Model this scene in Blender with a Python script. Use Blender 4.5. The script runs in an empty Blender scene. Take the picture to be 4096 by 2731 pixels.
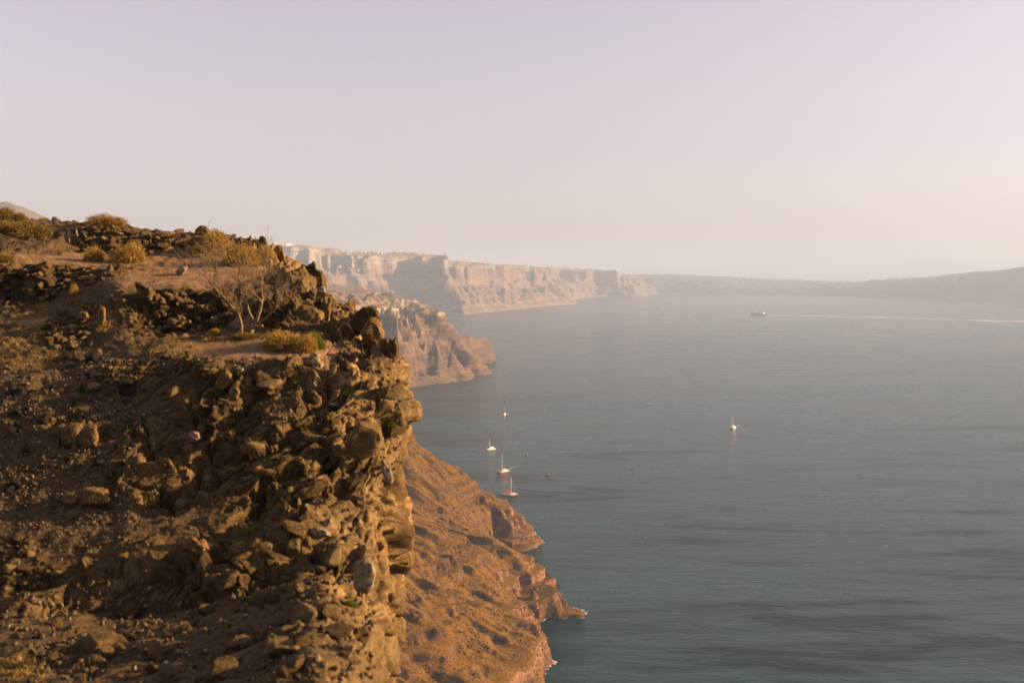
import bpy, bmesh, math, random
import numpy as np
from mathutils import Vector, Matrix, Euler
from mathutils.bvhtree import BVHTree

# ------------------------------------------------------------------ camera, sky, sun, exposure
SC = bpy.context.scene
COL = SC.collection
R = math.radians
CAM_H = 250.0
FPX = 3982.0                 # 35 mm on a 36 mm sensor, in pixels of a 4096 wide picture
PITCH = math.atan(290.0 / FPX)
cam_d = bpy.data.cameras.new('camera')
cam = bpy.data.objects.new('camera', cam_d)
COL.objects.link(cam)
cam.location = (0, 0, CAM_H)
cam.rotation_euler = (R(90) - PITCH, 0, 0)
cam_d.lens = 35.0
cam_d.sensor_width = 36.0
cam_d.clip_start = 0.1
cam_d.clip_end = 120000
cam_d.dof.use_dof = True
cam_d.dof.focus_distance = 70.0
cam_d.dof.aperture_fstop = 1.0
SC.camera = cam

SUN_AZ, SUN_EL = R(87), R(15.5)
SUN_DIR = Vector((math.sin(SUN_AZ) * math.cos(SUN_EL), math.cos(SUN_AZ) * math.cos(SUN_EL), math.sin(SUN_EL)))
world = bpy.data.worlds.new('World')
SC.world = world
world.use_nodes = True
wn = world.node_tree
wn.nodes.clear()
sky = wn.nodes.new('ShaderNodeTexSky')
sky.sky_type = 'NISHITA'
sky.sun_disc = False
sky.sun_elevation = SUN_EL
sky.sun_rotation = SUN_AZ
sky.altitude = 250
sky.air_density = 1.0
sky.dust_density = 2.2
sky.ozone_density = 1.0
hsv = wn.nodes.new('ShaderNodeHueSaturation')
hsv.inputs['Saturation'].default_value = 0.42
hsv.inputs['Value'].default_value = 1.0
tint = wn.nodes.new('ShaderNodeMix')
tint.data_type = 'RGBA'
tint.blend_type = 'MULTIPLY'
tint.inputs[0].default_value = 1.0
tint.inputs[7].default_value = (1.085, 0.915, 0.98, 1)
bg = wn.nodes.new('ShaderNodeBackground')
bg.inputs['Strength'].default_value = 0.071
wo = wn.nodes.new('ShaderNodeOutputWorld')
wn.links.new(sky.outputs[0], hsv.inputs['Color'])
gam = wn.nodes.new('ShaderNodeGamma')
gam.inputs['Gamma'].default_value = 0.8
wn.links.new(hsv.outputs[0], gam.inputs['Color'])
wn.links.new(gam.outputs[0], tint.inputs[6])
wn.links.new(tint.outputs[2], bg.inputs['Color'])
wn.links.new(bg.outputs[0], wo.inputs[0])

sun_d = bpy.data.lights.new('sun', 'SUN')
sun_d.energy = 5.0
sun_d.angle = R(0.6)
sun_d.color = (1.0, 0.65, 0.325)
sun = bpy.data.objects.new('sun', sun_d)
sun.rotation_euler = SUN_DIR.to_track_quat('Z', 'Y').to_euler()
COL.objects.link(sun)

vs = SC.view_settings
vs.view_transform = 'Standard'
vs.look = 'None'
vs.exposure = 1.85
vs.gamma = 1.0
vs.use_curve_mapping = False
SC.cycles.use_denoising = True
SC.cycles.max_bounces = 6
SC.cycles.volume_bounces = 1
SC.cycles.transparent_max_bounces = 8

# ------------------------------------------------------------------ helpers
CP, SP = math.cos(PITCH), math.sin(PITCH)
def ray(px, py):
    """Direction of the sight line through a place in the picture."""
    u = (np.asarray(px, float) - 2048.0) / FPX
    v = -(np.asarray(py, float) - 1365.5) / FPX
    return u, CP + v * SP, -SP + v * CP
def at(px, py, Y):
    """World point at distance Y along the ground that the sight line px, py meets."""
    x, y, z = ray(px, py)
    t = np.asarray(Y, float) / y
    return np.stack([x * t, np.broadcast_to(np.asarray(Y, float), np.shape(x * t)), CAM_H + z * t], -1)
def onsea(px, py):
    x, y, z = ray(px, py)
    t = -CAM_H / z
    return np.stack([x * t, y * t, np.zeros_like(x * t)], -1)

def _h(ix, iy, iz, s=0):
    h = (ix.astype(np.uint32) * np.uint32(374761393) + iy.astype(np.uint32) * np.uint32(668265263)
         + iz.astype(np.uint32) * np.uint32(2246822519) + np.uint32((s * 3266489917) & 0xffffffff))
    h = (h ^ (h >> np.uint32(13))) * np.uint32(1274126177)
    h = (h ^ (h >> np.uint32(15))) * np.uint32(2654435761)
    return ((h ^ (h >> np.uint32(16))) & np.uint32(0xffffff)).astype(np.float32) / np.float32(0xffffff)
def vnoise(p, s=0):
    i = np.floor(p).astype(np.int64)
    f = (p - i).astype(np.float32)
    f = f * f * f * (f * (f * 6 - 15) + 10)
    x, y, z = i[..., 0], i[..., 1], i[..., 2]
    fx, fy, fz = f[..., 0], f[..., 1], f[..., 2]
    r = 0
    for dx in (0, 1):
        wx = fx if dx else 1 - fx
        for dy in (0, 1):
            wy = fy if dy else 1 - fy
            for dz in (0, 1):
                wz = fz if dz else 1 - fz
                r = r + wx * wy * wz * _h(x + dx, y + dy, z + dz, s)
    return r * 2 - 1
def fbm(p, oct=4, s=0, gain=0.5, lac=2.03):
    a, r, q = 1.0, 0, np.asarray(p, float)
    for k in range(oct):
        r = r + a * vnoise(q, s + k)
        a *= gain
        q = q * lac + 17.3
    return r
def ridged(p, oct=4, s=0):
    a, r, q = 1.0, 0, np.asarray(p, float)
    for k in range(oct):
        r = r + a * (1 - np.abs(vnoise(q, s + k)) * 2)
        a *= 0.5
        q = q * 2.1 + 9.1
    return r
def worley(p, s=0, tilt=False):
    """F1, F2, a random number of the nearest cell and, if asked, a plane tilted at random in each cell."""
    off = np.zeros(p.shape, np.float32)
    i = np.floor(p).astype(np.int64)
    f1 = np.full(p.shape[:-1], 9.0, np.float32)
    f2 = f1.copy()
    cid = np.zeros_like(f1)
    for dx in (-1, 0, 1):
        for dy in (-1, 0, 1):
            for dz in (-1, 0, 1):
                cx, cy, cz = i[..., 0] + dx, i[..., 1] + dy, i[..., 2] + dz
                h0 = _h(cx, cy, cz, s)
                ox = cx + h0
                oy = cy + (h0 * 57.31) % 1.0
                oz = cz + (h0 * 931.7) % 1.0
                d = ((p[..., 0] - ox) ** 2 + (p[..., 1] - oy) ** 2 + (p[..., 2] - oz) ** 2).astype(np.float32)
                n = d < f1
                f2 = np.where(n, f1, np.minimum(f2, d))
                cid = np.where(n, (h0 * 7919.3) % 1.0, cid)
                f1 = np.where(n, d, f1)
                if tilt: off = np.where(n[..., None], np.stack([p[..., 0] - ox, p[..., 1] - oy, p[..., 2] - oz], -1).astype(np.float32), off)
    if tilt:
        tv = np.stack([(cid * 17.7) % 1.0, (cid * 131.3) % 1.0, (cid * 517.9) % 1.0], -1) * 2 - 1
        return np.sqrt(f1), np.sqrt(f2), cid, np.sum(tv * off, -1)
    return np.sqrt(f1), np.sqrt(f2), cid
def sstep(a, b, x):
    t = np.clip((x - a) / (b - a), 0, 1)
    return t * t * (3 - 2 * t)

def link(o, parent=None):
    COL.objects.link(o)
    if parent is not None:
        o.parent = parent
    return o
def tag(o, label=None, cat=None, group=None, kind=None):
    if label: o['label'] = label
    if cat: o['category'] = cat
    if group: o['group'] = group
    if kind: o['kind'] = kind
    return o
def empty(name, loc=(0, 0, 0), rz=0.0):
    o = bpy.data.objects.new(name, None)
    o.location = loc
    o.rotation_euler = (0, 0, rz)
    o.empty_display_size = 0.2
    return link(o)
def obj(name, me, parent=None, loc=None, mat=None):
    if mat is not None and not me.materials:
        me.materials.append(mat)
    o = bpy.data.objects.new(name, me)
    if loc is not None: o.location = loc
    return link(o, parent)
def mesh_np(name, V, F, smooth=True, mat=None):
    """Mesh from arrays: V n x 3, F m x 3 or m x 4."""
    me = bpy.data.meshes.new(name)
    V = np.ascontiguousarray(V, np.float32)
    F = np.ascontiguousarray(F, np.int32)
    m, k = F.shape
    me.vertices.add(len(V)); me.vertices.foreach_set('co', V.ravel())
    me.loops.add(m * k); me.loops.foreach_set('vertex_index', F.ravel())
    me.polygons.add(m)
    me.polygons.foreach_set('loop_start', np.arange(0, m * k, k, dtype=np.int32))
    me.polygons.foreach_set('use_smooth', np.full(m, smooth, bool))
    me.update(calc_edges=True)
    if mat is not None: me.materials.append(mat)
    return me
def grid_faces(nr, nc):
    a = (np.arange(nr - 1)[:, None] * nc + np.arange(nc - 1)[None, :]).ravel()
    return np.stack([a, a + 1, a + nc + 1, a + nc], -1)
def float_attr(me, name, vals):
    at_ = me.attributes.new(name, 'FLOAT', 'POINT')
    at_.data.foreach_set('value', np.ascontiguousarray(vals, np.float32).ravel())

class MB:
    """Collects simple solids and links them as one mesh."""
    def __init__(s): s.v, s.f = [], []
    def add(s, V, F):
        n = len(s.v); s.v += [tuple(map(float, q)) for q in V]; s.f += [tuple(i + n for i in q) for q in F]
    def box(s, c, d, rot=None):
        V = [Vector((sx * d[0] / 2, sy * d[1] / 2, sz * d[2] / 2)) for sz in (-1, 1) for sy in (-1, 1) for sx in (-1, 1)]
        if rot is not None: V = [rot @ q for q in V]
        s.add([q + Vector(c) for q in V], [(0, 2, 3, 1), (4, 5, 7, 6), (0, 1, 5, 4), (2, 6, 7, 3), (0, 4, 6, 2), (1, 3, 7, 5)])
    def tube(s, pts, rad, n=6):
        pts = [Vector(p) for p in pts]
        rings = []
        for i, p in enumerate(pts):
            d = (pts[min(i + 1, len(pts) - 1)] - pts[max(i - 1, 0)]).normalized()
            a = d.cross(Vector((0.31, 0.2, 0.93)) if abs(d.z) < 0.9 else Vector((1, 0.1, 0))).normalized()
            b = d.cross(a)
            r = rad[i] if isinstance(rad, (list, tuple)) else rad
            rings.append([p + (a * math.cos(t) + b * math.sin(t)) * r for t in [2 * math.pi * k / n for k in range(n)]])
        V = [q for r_ in rings for q in r_]
        F = [(i * n + k, i * n + (k + 1) % n, (i + 1) * n + (k + 1) % n, (i + 1) * n + k) for i in range(len(pts) - 1) for k in range(n)]
        F += [tuple(range(n - 1, -1, -1)), tuple((len(pts) - 1) * n + k for k in range(n))]
        s.add(V, F)
    def loft(s, rings, cap=True):
        n = len(rings[0])
        V = [q for r_ in rings for q in r_]
        F = [(i * n + k, i * n + (k + 1) % n, (i + 1) * n + (k + 1) % n, (i + 1) * n + k) for i in range(len(rings) - 1) for k in range(n)]
        if cap: F += [tuple(range(n - 1, -1, -1)), tuple((len(rings) - 1) * n + k for k in range(n))]
        s.add(V, F)
    def mesh(s, name, mat=None, smooth=False):
        me = bpy.data.meshes.new(name)
        me.from_pydata(s.v, [], s.f)
        if smooth: me.polygons.foreach_set('use_smooth', [True] * len(me.polygons))
        if mat is not None: me.materials.append(mat)
        return me
    def build(s, name, mat=None, parent=None, loc=None, smooth=False):
        return obj(name, s.mesh(name, mat, smooth), parent, loc)

# ------------------------------------------------------------------ node helper
class NT:
    def __init__(s, name):
        s.m = bpy.data.materials.new(name)
        s.m.use_nodes = True
        s.t = s.m.node_tree
        s.t.nodes.clear()
        s.out = s.t.nodes.new('ShaderNodeOutputMaterial')
        s.co = s.t.nodes.new('ShaderNodeTexCoord')
        s.geo = s.t.nodes.new('ShaderNodeNewGeometry')
    def n(s, typ, **kw):
        q = s.t.nodes.new(typ)
        for k, v in kw.items(): setattr(q, k, v)
        return q
    def put(s, sock, v):
        if v is None: return
        if isinstance(v, bpy.types.NodeSocket): s.t.links.new(v, sock)
        elif isinstance(v, (tuple, list)) and len(v) == 3 and sock.type == 'RGBA': sock.default_value = (*v, 1)
        else: sock.default_value = v
    @property
    def P(s): return s.geo.outputs['Position']
    def scale(s, vec, sc):
        q = s.n('ShaderNodeVectorMath', operation='MULTIPLY')
        s.put(q.inputs[0], vec); s.put(q.inputs[1], sc)
        return q.outputs[0]
    def rot(s, vec, rz):
        q = s.n('ShaderNodeMapping')
        s.put(q.inputs['Vector'], vec); q.inputs['Rotation'].default_value = rz
        return q.outputs[0]
    def noise(s, vec, scale, detail=4, rough=0.55, dist=0.0):
        q = s.n('ShaderNodeTexNoise')
        s.put(q.inputs['Vector'], vec); s.put(q.inputs['Scale'], scale)
        q.inputs['Detail'].default_value = detail; q.inputs['Roughness'].default_value = rough
        q.inputs['Distortion'].default_value = dist
        return q.outputs['Fac']
    def vor(s, vec, scale, feature='F1', out='Distance'):
        q = s.n('ShaderNodeTexVoronoi', feature=feature)
        s.put(q.inputs['Vector'], vec); s.put(q.inputs['Scale'], scale)
        return q.outputs[out]
    def ramp(s, fac, stops, interp='LINEAR'):
        q = s.n('ShaderNodeValToRGB')
        s.put(q.inputs[0], fac)
        q.color_ramp.interpolation = interp
        e = q.color_ramp.elements
        while len(e) < len(stops): e.new(0.5)
        for el, (p, c) in zip(e, stops):
            el.position = p
            el.color = (*c, 1) if isinstance(c, tuple) else (c, c, c, 1)
        return q.outputs[0]
    def mix(s, fac, a, b, mode='MIX'):
        q = s.n('ShaderNodeMix', data_type='RGBA', blend_type=mode)
        s.put(q.inputs[0], fac); s.put(q.inputs[6], a); s.put(q.inputs[7], b)
        return q.outputs[2]
    def math(s, op, a, b=None, c=None, clamp=False):
        q = s.n('ShaderNodeMath', operation=op, use_clamp=clamp)
        s.put(q.inputs[0], a); s.put(q.inputs[1], b); s.put(q.inputs[2], c)
        return q.outputs[0]
    def sep(s, vec):
        q = s.n('ShaderNodeSeparateXYZ'); s.put(q.inputs[0], vec)
        return q.outputs
    def comb(s, x, y, z):
        q = s.n('ShaderNodeCombineXYZ')
        s.put(q.inputs[0], x); s.put(q.inputs[1], y); s.put(q.inputs[2], z)
        return q.outputs[0]
    def attr(s, name):
        return s.n('ShaderNodeAttribute', attribute_name=name).outputs['Fac']
    def rnd(s):
        return s.n('ShaderNodeObjectInfo').outputs['Random']
    def bump(s, h, strength=0.5, dist=0.1, normal=None):
        q = s.n('ShaderNodeBump')
        s.put(q.inputs['Strength'], strength); s.put(q.inputs['Distance'], dist)
        s.put(q.inputs['Height'], h); s.put(q.inputs['Normal'], normal)
        return q.outputs[0]
    def pbr(s, col, rough=0.9, normal=None, spec=0.3, **kw):
        q = s.n('ShaderNodeBsdfPrincipled')
        s.put(q.inputs['Base Color'], col); s.put(q.inputs['Roughness'], rough); s.put(q.inputs['Normal'], normal)
        s.put(q.inputs['Specular IOR Level'], spec)
        for k, v in kw.items(): s.put(q.inputs[k.replace('_', ' ')], v)
        s.t.links.new(q.outputs[0], s.out.inputs['Surface'])
        return s.m
def plain(name, col, rough=0.6, var=0.12, scale=3.0):
    t = NT(name)
    nz = t.noise(t.co.outputs['Object'], scale, 4)
    c = t.mix(t.ramp(nz, [(0.3, 0.0), (0.7, 1.0)]), tuple(x * (1 - var) for x in col), tuple(min(1, x * (1 + var)) for x in col))
    return t.pbr(c, rough)
# ------------------------------------------------------------------ sea
def sea_material():
    t = NT('sea_water')
    P = t.P
    # wind patches: long streaks of rougher and calmer water
    w1 = t.noise(t.rot(t.scale(P, (0.0030, 0.0125, 0)), (0, 0, R(9))), 1.0, 5, 0.6, 1.1)
    w2 = t.noise(t.rot(t.scale(P, (0.014, 0.045, 0)), (0, 0, R(-7))), 1.0, 4, 0.6, 0.8)
    patch = t.math('ADD', t.math('MULTIPLY', w1, 0.7), t.math('MULTIPLY', w2, 0.3))
    patch = t.ramp(patch, [(0.42, 0.0), (0.60, 1.0)])
    base = t.mix(patch, (0.0003, 0.014, 0.021), (0.004, 0.040, 0.052))
    wa = t.noise(t.rot(t.scale(P, (0.045, 0.14, 0.1)), (0, 0, R(8))), 1.0, 3, 0.6, 0.3)
    wb = t.noise(t.rot(t.scale(P, (0.16, 0.5, 0.3)), (0, 0, R(-6))), 1.0, 4, 0.65, 0.2)
    wc = t.noise(t.rot(t.scale(P, (0.016, 0.05, 0.1)), (0, 0, R(12))), 1.0, 3, 0.6, 0.5)
    h = t.math('ADD', t.math('ADD', wa, t.math('MULTIPLY', wb, 0.8)), t.math('MULTIPLY', wc, 1.6))
    st = t.math('MULTIPLY_ADD', patch, 0.50, 0.20)
    nrm = t.bump(h, st, 4.2)
    rough = t.math('MULTIPLY_ADD', patch, 0.20, 0.10)
    return t.pbr(base, rough, nrm, t.math('MULTIPLY_ADD', patch, 0.36, 0.03), IOR=1.333)
SEA_M = sea_material()
sea = obj('sea', mesh_np('sea', [(-62000, -4000, 0), (62000, -4000, 0), (62000, 62000, 0), (-62000, 62000, 0)], [(0, 1, 2, 3)], False, SEA_M))
tag(sea, kind='structure')

# ------------------------------------------------------------------ land materials
def strata_material(name, stops, zscale, dark, scrub_col, gully=0.02, shrub=None, top=None, tz=0.75, bumpd=3.0):
    """Layered volcanic rock: bands follow the height, slopes carry scree and scrub."""
    t = NT(name)
    P = t.P
    x, y, z = t.sep(P)
    wob = t.noise(P, gully, 5, 0.6)
    zz = t.math('MULTIPLY_ADD', t.math('SUBTRACT', wob, 0.5), 0.55, t.math('DIVIDE', z, zscale))
    band = t.ramp(zz, stops)
    fine = t.noise(t.scale(P, (gully * 0.5, gully * 0.5, gully * 14)), 1.0, 5, 0.65)
    band = t.mix(t.ramp(fine, [(0.35, 0.75), (0.62, 0.0)]), band, dark)
    nz = t.sep(t.geo.outputs['Normal'])[2]
    flat = t.ramp(t.math('ADD', nz, t.math('MULTIPLY', t.math('SUBTRACT', wob, 0.5), 0.5)), [(tz - 0.12, 0.0), (tz + 0.08, 1.0)])
    sc = t.mix(t.noise(P, gully * 2.2, 6, 0.7), tuple(c * 0.72 for c in scrub_col), tuple(c * 1.2 for c in scrub_col))  # own colour of scree and scrub on the gentler slopes
    col = t.mix(flat, band, sc)
    if shrub:
        v = t.vor(P, shrub[0])
        spots = t.ramp(t.math('ADD', v, t.math('MULTIPLY', t.noise(P, shrub[0] * 0.15, 3), 0.5)), [(0.50, 1.0), (0.66, 0.0)])
        col = t.mix(t.math('MULTIPLY', spots, shrub[2]), col, shrub[1])
    if top:
        col = t.mix(t.ramp(zz, [(top[0], 0.0), (top[1], 1.0)]), col, top[2])
    b1 = t.noise(P, gully * 4, 6, 0.7)
    return t.pbr(col, 0.95, t.bump(t.math('ADD', b1, t.math('MULTIPLY', fine, 0.6)), 0.7, bumpd), 0.1)

def poly_dist(X, Y, pts):
    """Distance to a polyline, its running parameter at the nearest place."""
    best = np.full(X.shape, 1e18); par = np.zeros(X.shape)
    for i in range(len(pts) - 1):
        ax, ay = pts[i]; bx, by = pts[i + 1]
        dx, dy = bx - ax, by - ay
        t = np.clip(((X - ax) * dx + (Y - ay) * dy) / (dx * dx + dy * dy + 1e-9), 0, 1)
        d = (X - ax - t * dx) ** 2 + (Y - ay - t * dy) ** 2
        m = d < best
        best = np.where(m, d, best); par = np.where(m, i + t, par)
    return np.sqrt(best), par
def inside(X, Y, poly):
    r = np.zeros(X.shape, bool)
    n = len(poly)
    for i in range(n):
        x0, y0 = poly[i]; x1, y1 = poly[(i + 1) % n]
        c = ((y0 > Y) != (y1 > Y)) & (X < (x1 - x0) * (Y - y0) / (y1 - y0 + 1e-12) + x0)
        r ^= c
    return r
def height_mesh(name, X, Y, Z, mat):
    nr, nc = X.shape
    me = mesh_np(name, np.stack([X, Y, Z], -1).reshape(-1, 3), grid_faces(nr, nc), True, mat)
    keep = Z.reshape(-1)[me_faces(nr, nc)].max(1) > -7.5
    if not keep.all():
        F = grid_faces(nr, nc)[keep]
        bpy.data.meshes.remove(me)
        me = mesh_np(name, np.stack([X, Y, Z], -1).reshape(-1, 3), F, True, mat)
    return me
def me_faces(nr, nc): return grid_faces(nr, nc)
def axes(x0, x1, y0, y1, st):
    return np.meshgrid(np.arange(x0, x1, st), np.arange(y0, y1, st))
def coast_height(X, Y, coast, back, rims, prof, warp, wscale, gul, gscale, s, gon=120):
    """Height from the distance inland of a coast line: prof maps inland metres to a share of the rim height."""
    pts = [tuple(onsea(*c)[:2]) for c in coast]
    q = np.stack([X, Y, np.zeros_like(X)], -1)
    Xw = X + warp * fbm(q / wscale, 4, s)
    Yw = Y + warp * fbm(q / wscale, 4, s + 20)
    d, par = poly_dist(Xw, Yw, pts)
    ins = inside(Xw, Yw, pts + back)
    d = np.where(ins, d, -d)
    H = np.interp(par, np.arange(len(rims)), rims)
    g = ridged(np.stack([par * 0 + X / gscale, Y / gscale * 0.8, 0 * X], -1), 4, s + 40)
    g2 = fbm(q / (gscale * 0.35), 4, s + 50)
    dd = d + (gul * (g - 0.9) + gul * 0.35 * g2) * sstep(0, gon, d)
    px = np.array([p[0] for p in prof], float); pz = np.array([p[1] for p in prof], float)
    Z = np.interp(dd, px, pz) * H
    Z = np.where(d < 0, np.maximum(d * 0.6, -9), np.maximum(Z, 0.2 * np.minimum(d, 8)))
    return Z, d, par, H, pts

FOAMS = []
# --- far caldera cliffs (5 to 9 km)
FAR_M = strata_material('far_cliff_rock', [(0.0, (0.125, 0.079, 0.062)), (0.18, (0.187, 0.125, 0.089)), (0.36, (0.137, 0.079, 0.062)), (0.5, (0.225, 0.157, 0.117)), (0.68, (0.156, 0.098, 0.076)), (0.85, (0.281, 0.236, 0.193)), (1.0, (0.312, 0.276, 0.234))], 330.0,
                        (0.075, 0.056, 0.048), (0.212, 0.157, 0.110), 0.006, None, None, 0.72, 25.0)
far_coast = [(1000, 1275), (1400, 1262), (1650, 1250), (1760, 1254), (1862, 1257), (1960, 1248), (2080, 1236), (2180, 1226), (2225, 1219), (2284, 1216), (2290, 1200), (2340, 1189), (2430, 1187), (2520, 1188), (2578, 1187), (2582, 1178), (2640, 1173)]
far_rims = [405, 378, 345, 322, 304, 300, 296, 292, 282, 268, 268, 262, 250, 238, 212, 190, 165]
far_back = [(3000, 10500), (3000, 16000), (-6000, 16000), (-6000, 5000)]
X, Y = axes(-1750, 1500, 4700, 10600, 11.0)
far_prof = [(-10, 0), (0, 0), (18, 0.08), (110, 0.34), (180, 0.55), (225, 0.64), (245, 0.88), (290, 0.95), (420, 1.0), (4000, 1.02)]
Z, d, par, H, far_pts = coast_height(X, Y, far_coast, far_back, far_rims, far_prof, 45, 900, 55, 150, 3, 90)
Z += fbm(np.stack([X, Y, Z], -1) / 90, 4, 8) * 7 * sstep(0, 80, d)
zt = Z / 38.0 + fbm(np.stack([X, Y, 0 * X], -1) / 900, 2, 5) * 0.4
fr = zt - np.floor(zt)
Z = np.where(d > 10, Z + 0.5 * 38.0 * (np.floor(zt) + sstep(0.4, 0.8, fr) - zt), Z)
FOAMS.append((X, Y, d, 13.0, -0.2, 12))
far_cliffs = obj('far_cliffs', height_mesh('far_cliffs', X, Y, Z, FAR_M))
tag(far_cliffs, kind='structure')
FAR = (X, Y, Z)

# --- far island (7 to 10 km)
ISL_M = strata_material('island_rock', [(0.0, (0.099, 0.074, 0.056)), (0.5, (0.124, 0.093, 0.068)), (1.0, (0.149, 0.118, 0.087))], 250.0, (0.068, 0.056, 0.043), (0.124, 0.102, 0.071), 0.005, None, None, 0.7, 20.0)
isl_coast = [(2560, 1171), (2700, 1173), (2900, 1176), (3150, 1180), (3300, 1184), (3500, 1190), (3700, 1197), (3900, 1204), (4096, 1211), (4400, 1222), (4800, 1238)]
isl_rims = [185, 150, 122, 112, 150, 185, 252, 302, 262, 190, 150]
X, Y = axes(1000, 6500, 5600, 13200, 20.0)
Z, d, par, H, isl_pts = coast_height(X, Y, isl_coast, [(9000, 7000), (9000, 15000), (1000, 15000)], isl_rims,
    [(-10, 0), (0, 0), (40, 0.12), (200, 0.5), (420, 0.78), (800, 0.98), (1200, 1.0), (2600, 0.75), (6000, 0.4)], 80, 900, 130, 420, 13)
Z += fbm(np.stack([X, Y, 0 * X], -1) / 260, 4, 18) * 13 * sstep(0, 200, d)
island = obj('far_island', height_mesh('far_island', X, Y, Z, ISL_M))
tag(island, kind='structure')
ISL = (X, Y, Z)

# --- mountain on the left horizon
X, Y = axes(-2900, -950, 2600, 4400, 13.0)
c0 = at(20, 805, 3300.0)
rr = np.hypot((X - c0[0]) / 1.05, (Y - c0[1]) / 1.25)
Z = 180 + (c0[2] - 180) * np.clip(1 - rr / 860, 0, 1) ** 1.08 + (ridged(np.stack([X, Y, 0 * X], -1) / 300, 5, 31) - 0.9) * 20 * sstep(30, 200, rr)
Z = np.where(rr > 900, Z - (rr - 900) * 0.4, Z)
mountain = obj('mountain', height_mesh('mountain', X, Y, np.maximum(Z, -3), ISL_M))
tag(mountain, kind='structure')

# --- middle cliffs (2 to 3 km): pumice band over dark scree
MID_M = strata_material('mid_cliff_rock', [(0.0, (0.075, 0.05, 0.034)), (0.1, (0.15, 0.085, 0.052)), (0.2, (0.085, 0.056, 0.038)), (0.32, (0.17, 0.105, 0.066)), (0.42, (0.10, 0.065, 0.042)), (0.52, (0.18, 0.115, 0.075)), (0.62, (0.12, 0.08, 0.052)), (0.68, (0.33, 0.245, 0.175)), (0.8, (0.36, 0.27, 0.195)), (0.84, (0.14, 0.105, 0.07)), (1.0, (0.17, 0.122, 0.08))], 205.0,
                        (0.055, 0.038, 0.026), (0.17, 0.115, 0.07), 0.012, (0.07, (0.05, 0.038, 0.026), 0.55), None, 0.82, 7.0)
mid_coast = [(900, 1720), (1300, 1610), (1600, 1556), (1700, 1540), (1800, 1528), (1858, 1520), (1885, 1502), (1896, 1484), (1865, 1462), (1880, 1443), (1912, 1438), (1926, 1436), (1930, 1428), (1920, 1415), (1820, 1385), (1600, 1345), (1200, 1320)]
mid_rims = [205, 205, 200, 200, 196, 190, 150, 110, 100, 78, 70, 66, 66, 90, 180, 200, 205]
X, Y = axes(-900, 60, 1500, 3900, 3.4)
mid_prof = [(-10, 0), (0, 0), (8, 0.10), (42, 0.28), (85, 0.48), (112, 0.60), (120, 0.80), (150, 0.84), (190, 0.86), (240, 0.98), (300, 1.0), (2000, 1.02)]
Z, d, par, H, mid_pts = coast_height(X, Y, mid_coast, [(-2500, 3700), (-2500, 1400)], mid_rims, mid_prof, 16, 120, 34, 62, 23, 50)
def spur_mid(pl, ks, Z):
    p3 = [at(*p) for p in pl]
    dd, par = poly_dist(X + 7 * fbm(np.stack([X, Y, 0 * X], -1) / 45, 3, 83), Y + 7 * fbm(np.stack([X, Y, 0 * X], -1) / 45, 3, 87), [tuple(p[:2]) for p in p3])
    h = np.interp(par, np.arange(len(p3)), [p[2] for p in p3])
    return np.maximum(Z, h - ks[0] * np.minimum(dd, ks[1]) - ks[2] * np.maximum(dd - ks[1], 0))
Z = spur_mid([(1780, 1330, 2600), (1860, 1344, 2650), (1920, 1352, 2700)], (0.10, 24, 3.2), Z)
Z = spur_mid([(1500, 1236, 2480), (1700, 1230, 2440), (1755, 1240, 2430), (1783, 1264, 2422), (1812, 1300, 2412), (1836, 1338, 2402), (1870, 1400, 2385)], (0.35, 16, 1.25), Z)
d0 = np.where(Z > 0, np.maximum(d, 8), d)
d = d0
q = np.stack([X, Y, Z], -1)
steep = 1 - 0.95 * sstep(125, 160, Z)
Z += (fbm(q / 26, 5, 28) * 4.5 + (ridged(q / np.array([48, 48, 300]), 4, 29) - 0.9) * 7.5) * sstep(0, 40, d) * steep
step = 13.0
zt = Z / step + fbm(q / 120, 2, 33) * 0.5
fr = zt - np.floor(zt)
Z = np.where((d > 4) & (Z < 150), Z * 0.45 + 0.55 * (np.floor(zt) + sstep(0.45, 0.85, fr)) * step - 0.55 * step * (zt - Z / step), Z)
FOAMS.append((X, Y, d0, 6.0, -0.3, 9))
mid_cliffs = obj('middle_cliffs', height_mesh('middle_cliffs', X, Y, Z, MID_M))
tag(mid_cliffs, kind='structure')

# --- ochre headland below (0.5 to 1 km)
HEAD_M = strata_material('ochre_slope', [(0.0, (0.065, 0.030, 0.016)), (0.06, (0.19, 0.095, 0.055)), (0.11, (0.12, 0.058, 0.030)), (0.17, (0.23, 0.125, 0.073)), (0.23, (0.09, 0.045, 0.02)), (0.30, (0.15, 0.078, 0.034)), (0.36, (0.06, 0.030, 0.011)), (0.42, (0.13, 0.068, 0.024)), (0.5, (0.07, 0.036, 0.012)), (1.0, (0.13, 0.07, 0.022))], 110.0,
                         (0.045, 0.025, 0.010), (0.14, 0.070, 0.0115), 0.035, (0.42, (0.030, 0.021, 0.006), 0.95), None, 0.76, 2.6)
head_coast = [(1500, 3300), (2000, 3000), (2130, 2850), (2195, 2740), (2215, 2660), (2165, 2600), (2120, 2575), (2152, 2555), (2158, 2490), (2190, 2470), (2240, 2466), (2300, 2462), (2328, 2455), (2322, 2440), (2240, 2400), (2120, 2350), (2040, 2285), (1985, 2222), (1990, 2203), (2064, 2216), (2105, 2206), (2150, 2182), (2172, 2172), (2160, 2160), (2080, 2105), (1900, 2010), (1700, 1900), (1300, 1760)]
X, Y = axes(-330, 75, 430, 1090, 1.0)
pts = [tuple(onsea(*c)[:2]) for c in head_coast]
q0 = np.stack([X, Y, 0 * X], -1)
Xw = X + 5 * fbm(q0 / 26, 4, 60); Yw = Y + 5 * fbm(q0 / 26, 4, 70)
d, par = poly_dist(Xw, Yw, pts)
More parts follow.
